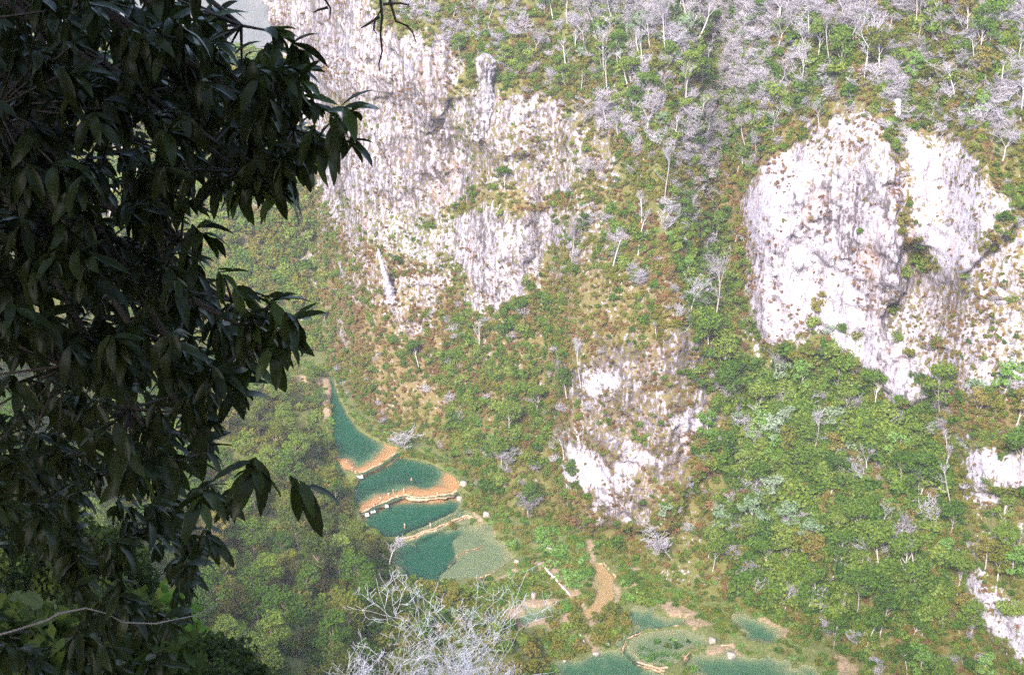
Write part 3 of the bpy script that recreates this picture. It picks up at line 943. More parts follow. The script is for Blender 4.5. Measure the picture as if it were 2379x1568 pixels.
LEAFY = []
for i, (h, cr, nc, per, ls, m, lean, bare) in enumerate([
        (11, 3.2, 13, 130, .42, 'leaf_green', (.05, 0), .35), (9, 3.0, 12, 130, .42, 'leaf_olive', (-.08, -.05), .3), (13, 3.4, 13, 130, .45, 'leaf_green', (-.04, 0), .45),
        (8, 2.8, 11, 120, .40, 'leaf_bright', (.1, 0), .25), (10, 2.6, 10, 80, .42, 'leaf_pale', (.1, -.1), .4), (7, 2.6, 10, 120, .40, 'leaf_olive', (0, 0), .2)]):
    LEAFY.append(proto_leafy(100 + i, h, cr, h * .5, nc, per, ls, m, lean=lean, bare=bare))
BARE = []
for i, (h, fork, sp, tr, lean, ml, bend, nf) in enumerate([
        (12, .55, .45, .15, (.05, 0), 3, .03, 4), (10, .45, .6, .14, (-.1, 0), 3, .04, 4), (14, .62, .4, .16, (.0, -.05), 3, .02, 4),
        (9, .4, .7, .15, (.22, 0), 3, .05, 4), (11, .5, .55, .14, (-.25, -.05), 3, .05, 4), (8, .3, .8, .13, (0, 0), 3, .04, 5)]):
    BARE.append(proto_bare(200 + i, h, fork, sp, tr * 1.0, lean, 4, bend, nfork=nf, twig_n=1, minr=.018))
for i in range(4):
    BARE.append(proto_bare(240 + i, (9, 11, 8, 12)[i], (.75, .8, .6, .7)[i], .5, .17, ((.12, 0), (-.06, 0), (.3, 0), (-.2, 0))[i], 2, (.03, .015, .05, .04)[i], nfork=3, twig_n=1, minr=.03))
SHRUB = {m: [proto_shrub(300 + i + 10 * q, 1.25, 1.3, 55, .34, m) for i in range(3)] for q, m in enumerate(('leaf_green', 'leaf_olive', 'leaf_brown', 'leaf_bright', 'leaf_pale'))}


def place_tree(name, parts, loc, rz, sc, label, cat, group=None, tilt=(0, 0)):
    e = link(name, None)
    e.empty_display_size = .5
    e.location = [float(q) for q in loc]
    e.rotation_euler = (tilt[0], tilt[1], rz)
    e.scale = (sc, sc, sc) if not hasattr(sc, '__len__') else sc
    tag(e, label, cat, group)
    names = ('trunk', 'crown' if name != 'bare_tree' else 'branches')
    for nme_, me in zip(names, parts):
        link(nme_, me, e)
    return e


# ------------------------------------------------------------------ undergrowth masses (geometry nodes; nobody could count it)
def gn_scatter(name, pts, rots, scls, protos, label):
    me = bpy.data.meshes.new(name)
    me.vertices.add(len(pts))
    me.vertices.foreach_set('co', np.ascontiguousarray(pts, np.float32).ravel())
    a = me.attributes.new('rot', 'FLOAT_VECTOR', 'POINT'); a.data.foreach_set('vector', np.ascontiguousarray(rots, np.float32).ravel())
    a = me.attributes.new('scl', 'FLOAT_VECTOR', 'POINT'); a.data.foreach_set('vector', np.ascontiguousarray(scls, np.float32).ravel())
    a = me.attributes.new('pick', 'INT', 'POINT'); a.data.foreach_set('value', rng.integers(0, len(protos), len(pts)).astype(np.int32))
    o = link(name, me)
    tag(o, label, None, kind='stuff')
    ng = bpy.data.node_groups.new(name, 'GeometryNodeTree')
    ng.interface.new_socket('Geometry', in_out='INPUT', socket_type='NodeSocketGeometry')
    ng.interface.new_socket('Geometry', in_out='OUTPUT', socket_type='NodeSocketGeometry')
    gi, go = ng.nodes.new('NodeGroupInput'), ng.nodes.new('NodeGroupOutput')
    m2p = ng.nodes.new('GeometryNodeMeshToPoints')
    iop = ng.nodes.new('GeometryNodeInstanceOnPoints')
    g2i = ng.nodes.new('GeometryNodeGeometryToInstance')
    for p in protos:
        oi = ng.nodes.new('GeometryNodeObjectInfo')
        oi.inputs['Object'].default_value = p
        ng.links.new(oi.outputs['Geometry'], g2i.inputs[0])
    iop.inputs['Pick Instance'].default_value = True
    for nm, ty, sock in (('rot', 'FLOAT_VECTOR', 'Rotation'), ('scl', 'FLOAT_VECTOR', 'Scale'), ('pick', 'INT', 'Instance Index')):
        na = ng.nodes.new('GeometryNodeInputNamedAttribute')
        na.data_type = ty
        na.inputs['Name'].default_value = nm
        s = na.outputs['Attribute']
        ng.links.new(s, iop.inputs[sock])
    ng.links.new(gi.outputs[0], m2p.inputs[0])
    ng.links.new(m2p.outputs[0], iop.inputs['Points'])
    ng.links.new(g2i.outputs[0], iop.inputs['Instance'])
    ng.links.new(iop.outputs[0], go.inputs[0])
    md = o.modifiers.new('scatter', 'NODES')
    md.node_group = ng
    return o


def normals_of(Pg):
    du = np.gradient(Pg, axis=1); dv = np.gradient(Pg, axis=0)
    n = np.cross(du, dv)
    n /= np.linalg.norm(n, axis=-1, keepdims=True) + 1e-9
    return n


HN = normals_of(HP)
HAREA = np.linalg.norm(np.cross(np.gradient(HP, axis=1), np.gradient(HP, axis=0)), axis=-1)
in_view = (HU > -150) & (HU < 2530) & (HV > -220) & (HV < 1700) & HVALID & (Z > 1.0)


def pick(weight, n):
    w = (weight * HAREA * in_view).ravel()
    w = np.maximum(w, 0)
    w /= w.sum()
    k = rng.choice(w.size, n, p=w)
    return k


# the sources of the masses are themselves real bushes on the river islands
ISLAND_SPOTS = {
    'leaf_bright': [(1262, 1262), (1300, 1300), (1330, 1340)],
    'leaf_green': [(1110, 1372), (1180, 1368), (1232, 1350)],
    'leaf_olive': [(1285, 1440), (1350, 1500), (1420, 1420)],
    'leaf_brown': [(1650, 1180), (1560, 1230), (1330, 1215)],
    'leaf_pale': [(1675, 1190), (2270, 905), (1985, 1040)],
}
ILABEL = {
    'leaf_bright': ['bright green bush on the island beside the wide green pool', 'bright green bush in the middle of the river island', 'bright green bush on the island left of the crescent pool'],
    'leaf_green': ['green bush at the left tip of the island above the leafless tree', 'green bush in the middle of the island above the leafless tree', 'green bush at the right tip of the island above the leafless tree'],
    'leaf_olive': ['olive bush between the small shallow pool and the crescent pool', 'olive bush at the very tip of land above the bottom pool', 'olive bush below the crescent pool'],
    'leaf_brown': ['brownish bush at the right foot of the lower rock buttress', 'brownish bush under the lower rock buttress', 'brownish bush under the white foot rocks'],
    'leaf_pale': ['pale green round bush at the foot of the lower rock buttress', 'pale green bush below the rocks at the right edge', 'pale green bush in the green slope under the big white cliff'],
}
PROTO_OBJ = {}
for m, spots in ISLAND_SPOTS.items():
    PROTO_OBJ[m] = []
    for i, (u, v) in enumerate(spots):
        if m in ('leaf_brown', 'leaf_pale'):
            p = hill_at(u, v)
        else:
            p = at_z(u, v, 1.5); p[2] = ground_z(p[0], p[1])
        o = link('bush', SHRUB[m][i])
        o.location = p
        s = 2.0 if m == 'leaf_pale' else 1.7
        o.scale = (s, s, s * .9)
        o.rotation_euler = (0, 0, i * 1.3)
        tag(o, ILABEL[m][i], 'bush', 'bushes by the pools and rocks')
        PROTO_OBJ[m].append(o)


def cover(name, m, weight, n, smin, smax, label, flat=.9, push=.25):
    k = pick(weight, n)
    p = HP.reshape(-1, 3)[k] + rng.normal(0, .25, (n, 3))
    nn = HN.reshape(-1, 3)[k]
    nn = np.where(nn[:, 1:2] > 0, -nn, nn)
    s = rng.uniform(smin, smax, n) * (rng.random(n) ** .5 * .5 + .6)
    s = s * np.clip(.50 + .6 * lush.ravel()[k], .5, 1.1) * np.where(rock.ravel()[k] > .5, .7, 1.0)
    p = p + nn * (s * push)[:, None]
    # lean out from the slope a little
    rot = np.stack([np.full(n, .35) + rng.normal(0, .25, n), rng.normal(0, .25, n), rng.uniform(0, 6.283, n)], -1)
    scl = np.stack([s, s, s * flat * rng.uniform(.75, 1.25, n)], -1)
    return gn_scatter(name, p, rot, scl, PROTO_OBJ[m], label)


veg = np.clip(1.0 - rock * 1.5, 0.0, 1) ** 1.2
vn1 = sstep(.40, .60, fbm(X / 7, Z / 7, 0, 4, 101))
vn2 = sstep(.42, .62, fbm(X / 6, Z / 6, 9, 4, 111))
vn3 = sstep(.50, .66, fbm(X / 4, Z / 5, 4, 4, 121))
_tm, _bm = proto_bare(290, 2.4, .12, .75, .05, (0, 0), 3, .04, 1, nfork=6, minr=.022, limb=.7)
db = place_tree('bare_tree', (_tm, _bm), hill_at(1640, 560), 0, 1.0, 'small dry grey bush in the gully left of the white cliff', 'bush')
BRUSH = [c for c in db.children if c.name.startswith('branches')]
PROTO_OBJ['brush'] = BRUSH
cover('dry_brush', 'brush', (look(M_BARE, HU, HV) ** 1.5 * .9 + .03 + brown * .04) * (.08 + sstep(.48, .66, fbm(X / 8, Z / 8, 2, 4, 131))) * np.clip(1.2 - rock * 1.3, 0.02, 1), 3600, .6, 1.6, 'grey leafless brushwood spread over the far hillside', push=.1)
cover('green_undergrowth', 'leaf_green', veg * (.15 + lush * 1.1) * (.35 + vn1), 11000, .65, 1.5, 'green bushy undergrowth covering the far hillside')
cover('green_canopy', 'leaf_green', veg * lush ** 2 * (.1 + vn2) * np.where(HV > 430, 1.0, .15), 1100, 1.5, 2.3, 'closed green canopy of low trees on the far hillside', push=.4)
cover('olive_undergrowth', 'leaf_olive', veg * (1.0 - lush * .55) * (.3 + vn2) + .008, 17000, .55, 1.25, 'olive creepers and bushes covering the far hillside')
cover('brown_undergrowth', 'leaf_brown', (veg + .12) * brown * (.25 + vn3) + rock * vn3 * .24, 13500, .4, 1.0, 'dry reddish brown scrub along the cliff edges')
cover('light_green_undergrowth', 'leaf_bright', veg * lush ** 1.5 * (1 - vn1 * .8), 500, .6, 1.2, 'light green shrubs among the darker undergrowth')
# side valley mass
_vm = ((VX > -170) & (VZ2 < 80)).ravel()
vk = rng.choice(np.nonzero(_vm)[0], 6500)
vpp = VPTS.reshape(-1, 3)[vk]
sv = rng.uniform(1.0, 2.4, len(vk))
gn_scatter('side_valley_forest', vpp + np.array([0, -.6, .6]), np.stack([rng.normal(0, .3, len(vk)), rng.normal(0, .3, len(vk)), rng.uniform(0, 6.28, len(vk))], -1), np.stack([sv, sv, sv], -1),
           PROTO_OBJ['leaf_green'][:2] + PROTO_OBJ['leaf_olive'][:2], 'wooded mass of the side valley behind the dark leaves')

# low growth on the river's land, away from lips and sand
lx, ly = rng.uniform(-74, 94, 60000), rng.uniform(206, 398, 60000)
lj, li = ((lx - RX[0]) / .5).astype(int), ((ly - RY[0]) / .5).astype(int)
lu, lvv = project(lx, ly, GZ[li, lj])
okk = (depth[li, lj] < 0) & (lu > 600) & (lu < 2500) & (lvv < 1700) & (ly < np.interp(lx, bp[:, 0], bp[:, 1]) + 4)
for nm, lv, dp, w, lab, ds, ins in pool_world: okk &= ds[li, lj] > .1
for lv_, pl_, _l in RIMS: okk &= seg_dist(lx, ly, [tuple(at_z(u, v, lv_)[:2]) for u, v in pl_], False) > 1.5
dens = .45 + .9 * (vnoise(lx / 5, ly / 5, 0, 5) - .3)
for poly in SAND: dens = np.where(inside(lu, lvv, poly), .06, dens)
okk &= rng.random(len(lx)) < dens * .8
lx, ly, li, lj = lx[okk], ly[okk], li[okk], lj[okk]
n = len(lx)
s_ = rng.uniform(.35, .95, n)
gn_scatter('river_undergrowth', np.stack([lx, ly, GZ[li, lj] - .1], -1), np.stack([rng.normal(0, .2, n), rng.normal(0, .2, n), rng.uniform(0, 6.28, n)], -1), np.stack([s_, s_, s_ * .8], -1),
           PROTO_OBJ['leaf_green'] + PROTO_OBJ['leaf_olive'] + PROTO_OBJ['leaf_bright'][:1], 'low green growth between and around the pools')

# ------------------------------------------------------------------ trees on the far hillside, one by one
ORD = ['first', 'second', 'third', 'fourth', 'fifth', 'sixth', 'seventh', 'eighth', 'ninth', 'tenth', 'eleventh', 'twelfth', 'thirteenth', 'fourteenth', 'fifteenth', 'sixteenth',
       'seventeenth', 'eighteenth', 'nineteenth', 'twentieth', 'twenty-first', 'twenty-second', 'twenty-third', 'twenty-fourth', 'twenty-fifth'] + ['twenty-' + q for q in ('sixth', 'seventh', 'eighth', 'ninth')] + ['thirtieth'] + ['thirty-' + q for q in ('first', 'second', 'third', 'fourth', 'fifth', 'sixth', 'seventh', 'eighth', 'ninth')]
REGIONS = [
    ((880, 1300, -300, 130), 'at the top edge above the stone pinnacle'),
    ((1300, 1500, -300, 120), 'at the top edge right of the stone pinnacle'),
    ((1500, 1700, -300, 150), 'at the top edge, middle of the hill'),
    ((1700, 1900, -300, 130), 'at the top edge left of the white cliff'),
    ((1900, 2120, -300, 130), 'at the top edge above the white cliff'),
    ((2120, 2600, -300, 150), 'in the top right corner'),
    ((1030, 1300, 130, 300), 'just right of the stone pinnacle'),
    ((1300, 1500, 120, 320), 'on the slope between pinnacle and white cliff'),
    ((1500, 1700, 150, 330), 'on the slope up left of the white cliff'),
    ((1700, 1880, 130, 330), 'above the left shoulder of the white cliff'),
    ((1880, 2120, 130, 300), 'close above the top of the white cliff'),
    ((2120, 2600, 150, 400), 'close above the right white dome'),
    ((1300, 1500, 320, 640), 'on the middle slope right of the grey cliff'),
    ((1500, 1740, 330, 600), 'in the gully left of the white cliff'),
    ((1300, 1740, 600, 860), 'above the lower rock buttress'),
    ((1640, 1860, 820, 1100), 'under the left foot of the white cliff'),
    ((1860, 2060, 830, 1100), 'under the middle of the white cliff'),
    ((2060, 2600, 880, 1120), 'under the right end of the white cliff'),
    ((1560, 1860, 1100, 1300), 'on the green slope right of the foot rocks'),
    ((1860, 2060, 1100, 1300), 'in the middle of the lower green slope'),
    ((2060, 2600, 1100, 1300), 'on the green slope near the right edge'),
    ((1500, 1900, 1300, 1700), 'on the green bank above the bottom pools'),
    ((1900, 2600, 1300, 1800), 'in the bottom right corner'),
    ((760, 1300, 650, 1250), 'on the creeper-covered slope above the pools'),
    ((700, 1300, 130, 650), 'on the grey cliff in the middle'),
]


def region(u, v):
    for (a, b, c, d), s in REGIONS:
        if a <= u < b and c <= v < d: return s
    return 'at the edge of the far hillside'


def scatter_trees(weight, n, mind, taken):
    k = pick(weight, n * 6)
    out = []
    for q in k:
        u, v = HU.ravel()[q], HV.ravel()[q]
        if all((u - a) ** 2 + (v - b) ** 2 > mind ** 2 for a, b in taken):
            taken.append((u, v)); out.append((q, u, v))
            if len(out) >= n: break
    return out


def label_rows(items, phrase):
    """items: (obj, u, v) -> ordinal from the left inside each region"""
    rows = {}
    for o, u, v in items: rows.setdefault(region(u, v), []).append((u, o))
    for reg, lst in rows.items():
        lst.sort(key=lambda t: t[0])
        for i, (u, o) in enumerate(lst):
            o['label'] = ('%s %s' % (phrase, reg)) if len(lst) == 1 else '%s %s, %s from left' % (phrase, reg, ORD[min(i, 38)])


# hand-read single trees: (base U, V, proto, scale, mirrored heading, label)
HAND = [
    (1660, 775, 2, 1.45, .3, 'tall white curving bare trunk in the gully left of the white cliff'),
    (1800, 905, 0, .9, 1.0, 'short pale broken trunk standing under the left foot of the white cliff'),
    (2195, 252, 3, 1.5, 0.0, 'tall pale tree leaning right with spread bare boughs above the white dome'),
    (2325, 385, 3, 1.1, .2, 'stout pale leaning bare tree at the right edge beside the white dome'),
    (1852, 265, 2, 1.2, .5, 'straight pale bare tree above the left shoulder of the white cliff'),
    (2010, 200, 0, 1.35, 2.0, 'tall branching pale tree straight above the white cliff top'),
    (1650, 520, 4, 1.0, .1, 'pale bare tree leaning left in the gully beside the cliff edge'),
    (1605, 735, 1, 1.1, 2.5, 'pale forked bare tree above the lower rock buttress'),
    (1890, 1085, 2, 1.1, .8, 'straight thin pale trunk in the green slope under the white cliff'),
    (1712, 985, 4, 1.2, .1, 'curving brown-white trunk beside the right face of the lower buttress'),
    (1178, 1095, 5, 1.15, .4, 'small white forked tree on the creeper slope right of the main pool'),
    (1225, 1205, 5, 1.2, 1.9, 'bushy grey bare tree just above the river island'),
    (1975, 1010, 0, .9, 2.2, 'thin pale tree low under the middle of the white cliff'),
    (2125, 1170, 0, .8, .2, 'thin reddish trunk on the lower green slope'),
    (1545, 480, 2, 1.1, 1.4, 'tall thin bare tree in the middle of the hill'),
    (1330, 1320 - 700, 2, .9, 1.0, 'thin bare tree at the right end of the grey cliff'),
]
bare_items, taken = [], []
for (u, v, pi, sc, hd, lab) in HAND:
    p = hill_at(u, v)
    o = place_tree('bare_tree', BARE[pi], p + np.array([0, .4, -.4]), hd if pi not in (3, 4) else hd * .3, sc, lab, 'tree', 'leafless trees of the far hillside')
    taken.append((u, v))
w_b = (look(M_BARE, HU, HV)) * np.clip(1.1 - rock * 1.1, 0, 1) * (.25 + vn2)
sc_b = scatter_trees(w_b, 275, 19, taken)
for q, u, v in sc_b:
    p = HP.reshape(-1, 3)[q]
    s = random.uniform(.5, 1.2)
    o = place_tree('bare_tree', BARE[random.choice([0, 1, 2, 3, 4, 5, 6, 7, 8, 9] if v < 420 else [6, 7, 8, 9, 9, 6, 7, 2])], p + np.array([0, .3, -.4]), random.uniform(0, 6.28), (s, s, s * random.uniform(.8, 1.15)), 'x', 'tree', 'leafless trees of the far hillside',
                   (random.gauss(0, .12), random.gauss(0, .17)))
    bare_items.append((o, u, v))
label_rows(bare_items, 'leafless grey tree')
w_l = (lush ** 1.6 + .05 + 1.2 * ((HV > 820) & (HU > 1640))) * veg ** 1.5 * (.2 + vn1)
taken2 = []
sc_l = scatter_trees(w_l, 290, 24, taken2)
leafy_items = {}
KIND = ['green leafy tree', 'olive leafy tree', 'green leafy tree', 'light green leafy tree', 'pale grey-green tree', 'olive leafy tree']
for q, u, v in sc_l:
    p = HP.reshape(-1, 3)[q]
    i = random.choice([0, 0, 1, 2, 2, 3, 4, 5]) if lush.ravel()[q] < .6 else random.choice([0, 0, 2, 2, 2, 3, 4, 0, 1])
    s = random.uniform(.5, .95) * (1.35 if v > 820 and u > 1600 else 1.2 if lush.ravel()[q] > .6 else 1)
    o = place_tree('leafy_tree', LEAFY[i], p + np.array([0, .3, -.6]), random.uniform(0, 6.28), (s, s, s * random.uniform(.75, 1.1)), 'x', 'tree', 'leafy trees of the far hillside', (random.gauss(.05, .08), random.gauss(0, .08)))
    leafy_items.setdefault(KIND[i], []).append((o, u, v))
for ph, it in leafy_items.items(): label_rows(it, ph)

# bushes clinging to the white cliffs
CLIFF_BUSH = [(1900, 720, 1.7, 'tall green bush on the ledge low on the big white cliff'), (1885, 760, 1.4, 'green bush under the tall ledge bush on the white cliff'), (1960, 765, 1.2, 'small green bush right of the ledge bushes on the white cliff'),
              (1905, 690, 1.1, 'topmost green bush of the ledge low on the white cliff'), (2140, 620, 1.8, 'dark green bush in the cleft between white cliff and dome'), (2100, 640, 1.3, 'olive bush left of the cleft bush between cliff and dome'),
              (2095, 520, 1.3, 'green bush in the upper cleft between the white cliff and dome'), (1995, 540, .8, 'tiny olive tuft in the middle of the white cliff'), (2070, 720, 1.3, 'olive bush at the lower right corner of the white cliff'),
              (2110, 830, 1.4, 'green bush hanging over the white cliff foot'), (2085, 790, 1.1, 'brown-green bush at the right of the cliff foot'), (1500, 430, 1.2, 'bush right of the grey cliff')]
for i, (u, v, s, lab) in enumerate(CLIFF_BUSH):
    o = link('bush', SHRUB['leaf_green' if i % 3 else 'leaf_olive'][i % 3])
    o.location = hill_at(u, v) + np.array([0, -.5, 0])
    o.scale = (s, s, s * 1.3)
    o.rotation_euler = (0, 0, i)
    tag(o, lab, 'bush', 'bushes clinging to the cliffs')

# ------------------------------------------------------------------ free-standing stones
def rock_body(seed, w, d, h, n=26, m=16, taper=.4, head=0.0, lump=.35, jag=0.0):
    """lumpy upright stone; head > 0 gives a knob on a neck"""
    t = np.linspace(0, 1, m)[:, None]
    a = np.linspace(0, 2 * math.pi, n, endpoint=False)[None]
    prof = (1 - taper * t) + head * (np.exp(-((t - .90) / .10) ** 2) - .5 * np.exp(-((t - .66) / .14) ** 2))
    prof = prof * np.clip(1 - (np.clip((t - .84) / .16, 0, 1)) ** 4, 0, 1) ** .5
    q = prof * (1 + lump * (fbm(np.cos(a) * 1.6 + 0 * t + seed, np.sin(a) * 1.6 + 0 * t, t * h / w * 1.4, 4, seed) - .5) * 2)
    if jag: q = q * (1 + jag * (np.abs(fbm(np.cos(a) * 3 + seed + 0 * t, np.sin(a) * 3 + 0 * t, t * h / w * 3.5, 4, seed + 3) - .5) * 4 - .6))
    x = q * np.cos(a) * w / 2; y = q * np.sin(a) * d / 2; z = t * h + 0 * a
    V = np.stack([x, y, z], -1).reshape(-1, 3)
    F = [[i * n + j, i * n + (j + 1) % n, (i + 1) * n + (j + 1) % n, (i + 1) * n + j] for i in range(m - 1) for j in range(n)]
    return V, np.array(F)


p = hill_at(1128, 300)
v, f = rock_body(5, 6.5, 5.4, 22, 44, 64, .60, .34, .55, .5)
o = link('rock_pinnacle', mesh_np('rock_pinnacle', v, f, MATS['hill_rock'], True, dict(rock=np.full(len(v), .70), white=np.full(len(v), .5), brown=np.zeros(len(v)), lush=np.zeros(len(v)))))
o.location = p + np.array([0, 1.2, -3.0])
tag(o, 'pale stone pinnacle with a knobbed head on the upper hillside', 'rock pinnacle')
p = hill_at(912, 690)
v, f = rock_body(9, 3.0, 3.0, 16, 24, 44, .88, 0, .7, .6)
v[:, 0] += -((v[:, 2] / 16) ** 1.0) * 3.4
o = link('rock_spire', mesh_np('rock_spire', v, f, MATS['hill_rock'], True, dict(rock=np.full(len(v), .9), white=np.full(len(v), .9), brown=np.zeros(len(v)), lush=np.zeros(len(v)))))
o.location = p + np.array([0, -.9, -1.0])
tag(o, 'thin leaning white rock spire on the hillside above the upper pool', 'rock spire')
SPIRES = [(2080, 262, 2.4, 5, 'small white rock tooth above the cleft of the white cliff')]
for i, (u, v_, w_, h_, lab) in enumerate(SPIRES):
    v, f = rock_body(20 + i, w_, w_ * .9, h_, 26, 22, .3, 0, .5)
    o = link('rock_tower', mesh_np('rock_tower', v, f, MATS['limestone'], True))
    o.location = hill_at(u, v_) + np.array([0, w_ * .15, -2.0])
    tag(o, lab, 'rock tower')

BOULD = [(1077, 1130, .95, 3.0, 'pale boulder at the right end of the main pool rim'), (1068, 1158, .9, 1.9, 'tan boulder below the right end of the main pool rim'), (1130, 1202, 1.0, 1.6, 'flat white stone on the right bank'),
         (1698, 1522, 1.1, .5, 'bright white boulder in the teal bottom pool'), (1385, 1517, .8, .6, 'white stone at the tip above the bottom pool'), (1312, 1532, .6, .6, 'small white stone left of the bottom tip'),
         (1200, 1306, .7, 1.5, 'pale stone at the right end of the wide green pool'), (1410, 1500, .7, .6, 'pale stone right of the bottom tip'), (1240, 1385, .9, 1.2, 'slim pale stone on the island edge'),
         (1655, 1490, .9, .7, 'tan stone above the teal pool'), (1275, 1280, .8, 1.6, 'reddish stone on the bright green island'), (1100, 1108, .9, 3.2, 'grey stone on the bank right of the main pool')]
for i, (u, v_, s, z, lab) in enumerate(BOULD):
    v, f = rock_body(40 + i, 2.0 * s, 1.6 * s, 1.2 * s, 14, 9, .15, 0, .5)
    o = link('boulder', mesh_np('boulder', v, f, MATS['boulder'], True))
    q = at_z(u, v_, z)
    o.location = (q[0], q[1], max(float(ground_z(q[0], q[1])), z - .6) - .1)
    o.rotation_euler = (0, 0, i * .9)
    tag(o, lab, 'boulder', 'boulders round the pools')

# little falls over the lips: lumpy sheets of foam
FALLS = [(835, 1104, 2.8, 1.1, 4.2, 'white little waterfall at the left end of the upper rim'), (866, 1183, 1.9, 1.1, 2.9, 'white little waterfall left under the main pool rim'), (852, 1192, 1.6, 1.0, 2.9, 'leftmost white little waterfall under the main pool rim'),
         (898, 1172, 1.3, .9, 2.9, 'small white waterfall under the bend of the main pool rim')]
for i, (u, v_, w_, h_, z, lab) in enumerate(FALLS):
    tt, ss = np.meshgrid(np.linspace(0, 1, 8), np.linspace(-.5, .5, 10))
    fx_ = ss * w_ * (1 + .3 * tt); fy_ = -tt * .8 - .1 * np.sin(ss * 17) - .12 * vnoise(ss * 12, tt * 3, i); fz_ = -h_ * tt ** 1.6
    front = np.stack([fx_, fy_, fz_], -1).reshape(-1, 3)
    back = front + np.array([0, .25, -.05])
    ff = grid_faces(10, 8)
    me = mesh_np('waterfall', np.concatenate([front, back]), np.concatenate([ff, ff[:, ::-1] + 80]), MATS['foam'], True)
    o = link('waterfall', me)
    o.location = at_z(u, v_, z)
    o.scale = (.5, .45, .7)
    o.rotation_euler = (0, 0, .25)
    tag(o, lab, 'waterfall', 'little falls between the pools')


def log_mesh(L, r, seed):
    rr = random.Random(seed)
    n = 12
    pts = [np.array([L * (i / (n - 1) - .5), rr.gauss(0, .06) * r * 2, r * .85 + rr.gauss(0, .05) * r]) for i in range(n)]
    v, f = path_tube(pts, [r * (.5 if i in (0, n - 1) else 1) * (1 - .25 * i / n) for i in range(n)], 9, .12, rr)
    g = G(); g.add(v, f)
    vv, ff = tubes([pts[4], pts[7]], [pts[4] + np.array([.4, .6, .8]) * r * 3, pts[7] + np.array([.5, -.5, .7]) * r * 3], [r * .3] * 2, [r * .1] * 2, 5)
    g.add(vv, ff)
    return g.mesh('fallen_log', MATS['log_pale'], True)


LOGS = [(1867, 1468, 1905, 1520, .34, 'pale fallen log lying on the green bank at the bottom'), (1265, 1320, 1325, 1385, .3, 'long pale log across the island'), (1335, 1450, 1362, 1500, .28, 'pale log pointing down at the bottom tip')]
for i, (u0, v0, u1, v1, r_, lab) in enumerate(LOGS):
    a, b = at_z(u0, v0, 1.6), at_z(u1, v1, 1.6)
    L = np.linalg.norm(b - a)
    o = link('fallen_log', log_mesh(L, r_, i))
    c = (a + b) / 2
    if i == 0: c[2] = hill_at(1886, 1494)[2] + .3; c[:2] = hill_at(1886, 1494)[:2]
    else: c[2] = ground_z(c[0], c[1])
    o.location = c
    o.rotation_euler = (0, 0, math.atan2(b[1] - a[1], b[0] - a[0]))
    tag(o, lab, 'log', 'fallen logs')

# ------------------------------------------------------------------ bushes on the islands
ISL = [[(1060, 1375), (1110, 1352), (1200, 1330), (1262, 1330), (1290, 1350), (1270, 1388), (1190, 1402), (1130, 1400)],
       [(1215, 1245), (1290, 1225), (1345, 1262), (1366, 1300), (1372, 1350), (1330, 1372), (1270, 1310), (1225, 1290)],
       [(1312, 1400), (1350, 1400), (1370, 1445), (1350, 1500), (1300, 1525), (1265, 1490), (1280, 1440)],
       [(1390, 1440), (1430, 1400), (1462, 1420), (1450, 1480), (1400, 1500), (1372, 1470)],
       [(1440, 1320), (1560, 1390), (1480, 1405), (1445, 1380)],
       [(1470, 1490), (1600, 1470), (1650, 1490), (1590, 1560), (1480, 1530)],
       [(1080, 1140), (1130, 1200), (1190, 1240), (1200, 1290), (1140, 1220), (1090, 1185)]]
INAME = ['the island above the big leafless tree', 'the bright green island', 'the strip left of the bottom tip', 'the knoll below the crescent pool', 'the bank right of the crescent pool', 'the round island at the bottom', 'the right bank of the third pool']
IM = ['leaf_green', 'leaf_bright', 'leaf_olive', 'leaf_olive', 'leaf_green', 'leaf_bright', 'leaf_olive']
for k, poly in enumerate(ISL):
    us, vs = [q[0] for q in poly], [q[1] for q in poly]
    got, tries = [], 0
    want = [22, 22, 18, 14, 12, 18, 9][k]
    while len(got) < want and tries < 4000:
        tries += 1
        u, v_ = random.uniform(min(us), max(us)), random.uniform(min(vs), max(vs))
        if inside(np.array([u]), np.array([v_]), poly)[0] and all((u - a) ** 2 + (v_ - b) ** 2 > 13 ** 2 for a, b in got): got.append((u, v_))
    got.sort()
    for i, (u, v_) in enumerate(got):
        q = at_z(u, v_, 1.4)
        m = IM[k] if random.random() < .75 else random.choice(['leaf_green', 'leaf_olive', 'leaf_bright'])
        o = link('bush', SHRUB[m][random.randrange(3)])
        s = random.uniform(1.0, 1.7) * (.6 if k == 5 else 1)
        o.location = (q[0], q[1], float(ground_z(q[0], q[1])) - .2)
        o.scale = (s, s, s * random.uniform(.6, .95))
        o.rotation_euler = (0, 0, random.uniform(0, 6))
        cw = {'leaf_green': 'green', 'leaf_olive': 'olive', 'leaf_bright': 'bright green'}[m]
        tag(o, '%s bush on %s, %s from left' % (cw, INAME[k], ORD[i]), 'bush', 'bushes on ' + INAME[k])

# ------------------------------------------------------------------ special bare trees
def bare_special(name, seed, base, h, fork, spread, tr, lean, ml, nf, tw, label, rz=0, minr=.03, limb=.5, bend=.04):
    parts = proto_bare(seed, h, fork, spread, tr, lean, ml, bend, tw, nfork=nf, minr=minr, limb=limb)
    return place_tree(name, parts, base, rz, 1.0, label, 'tree')


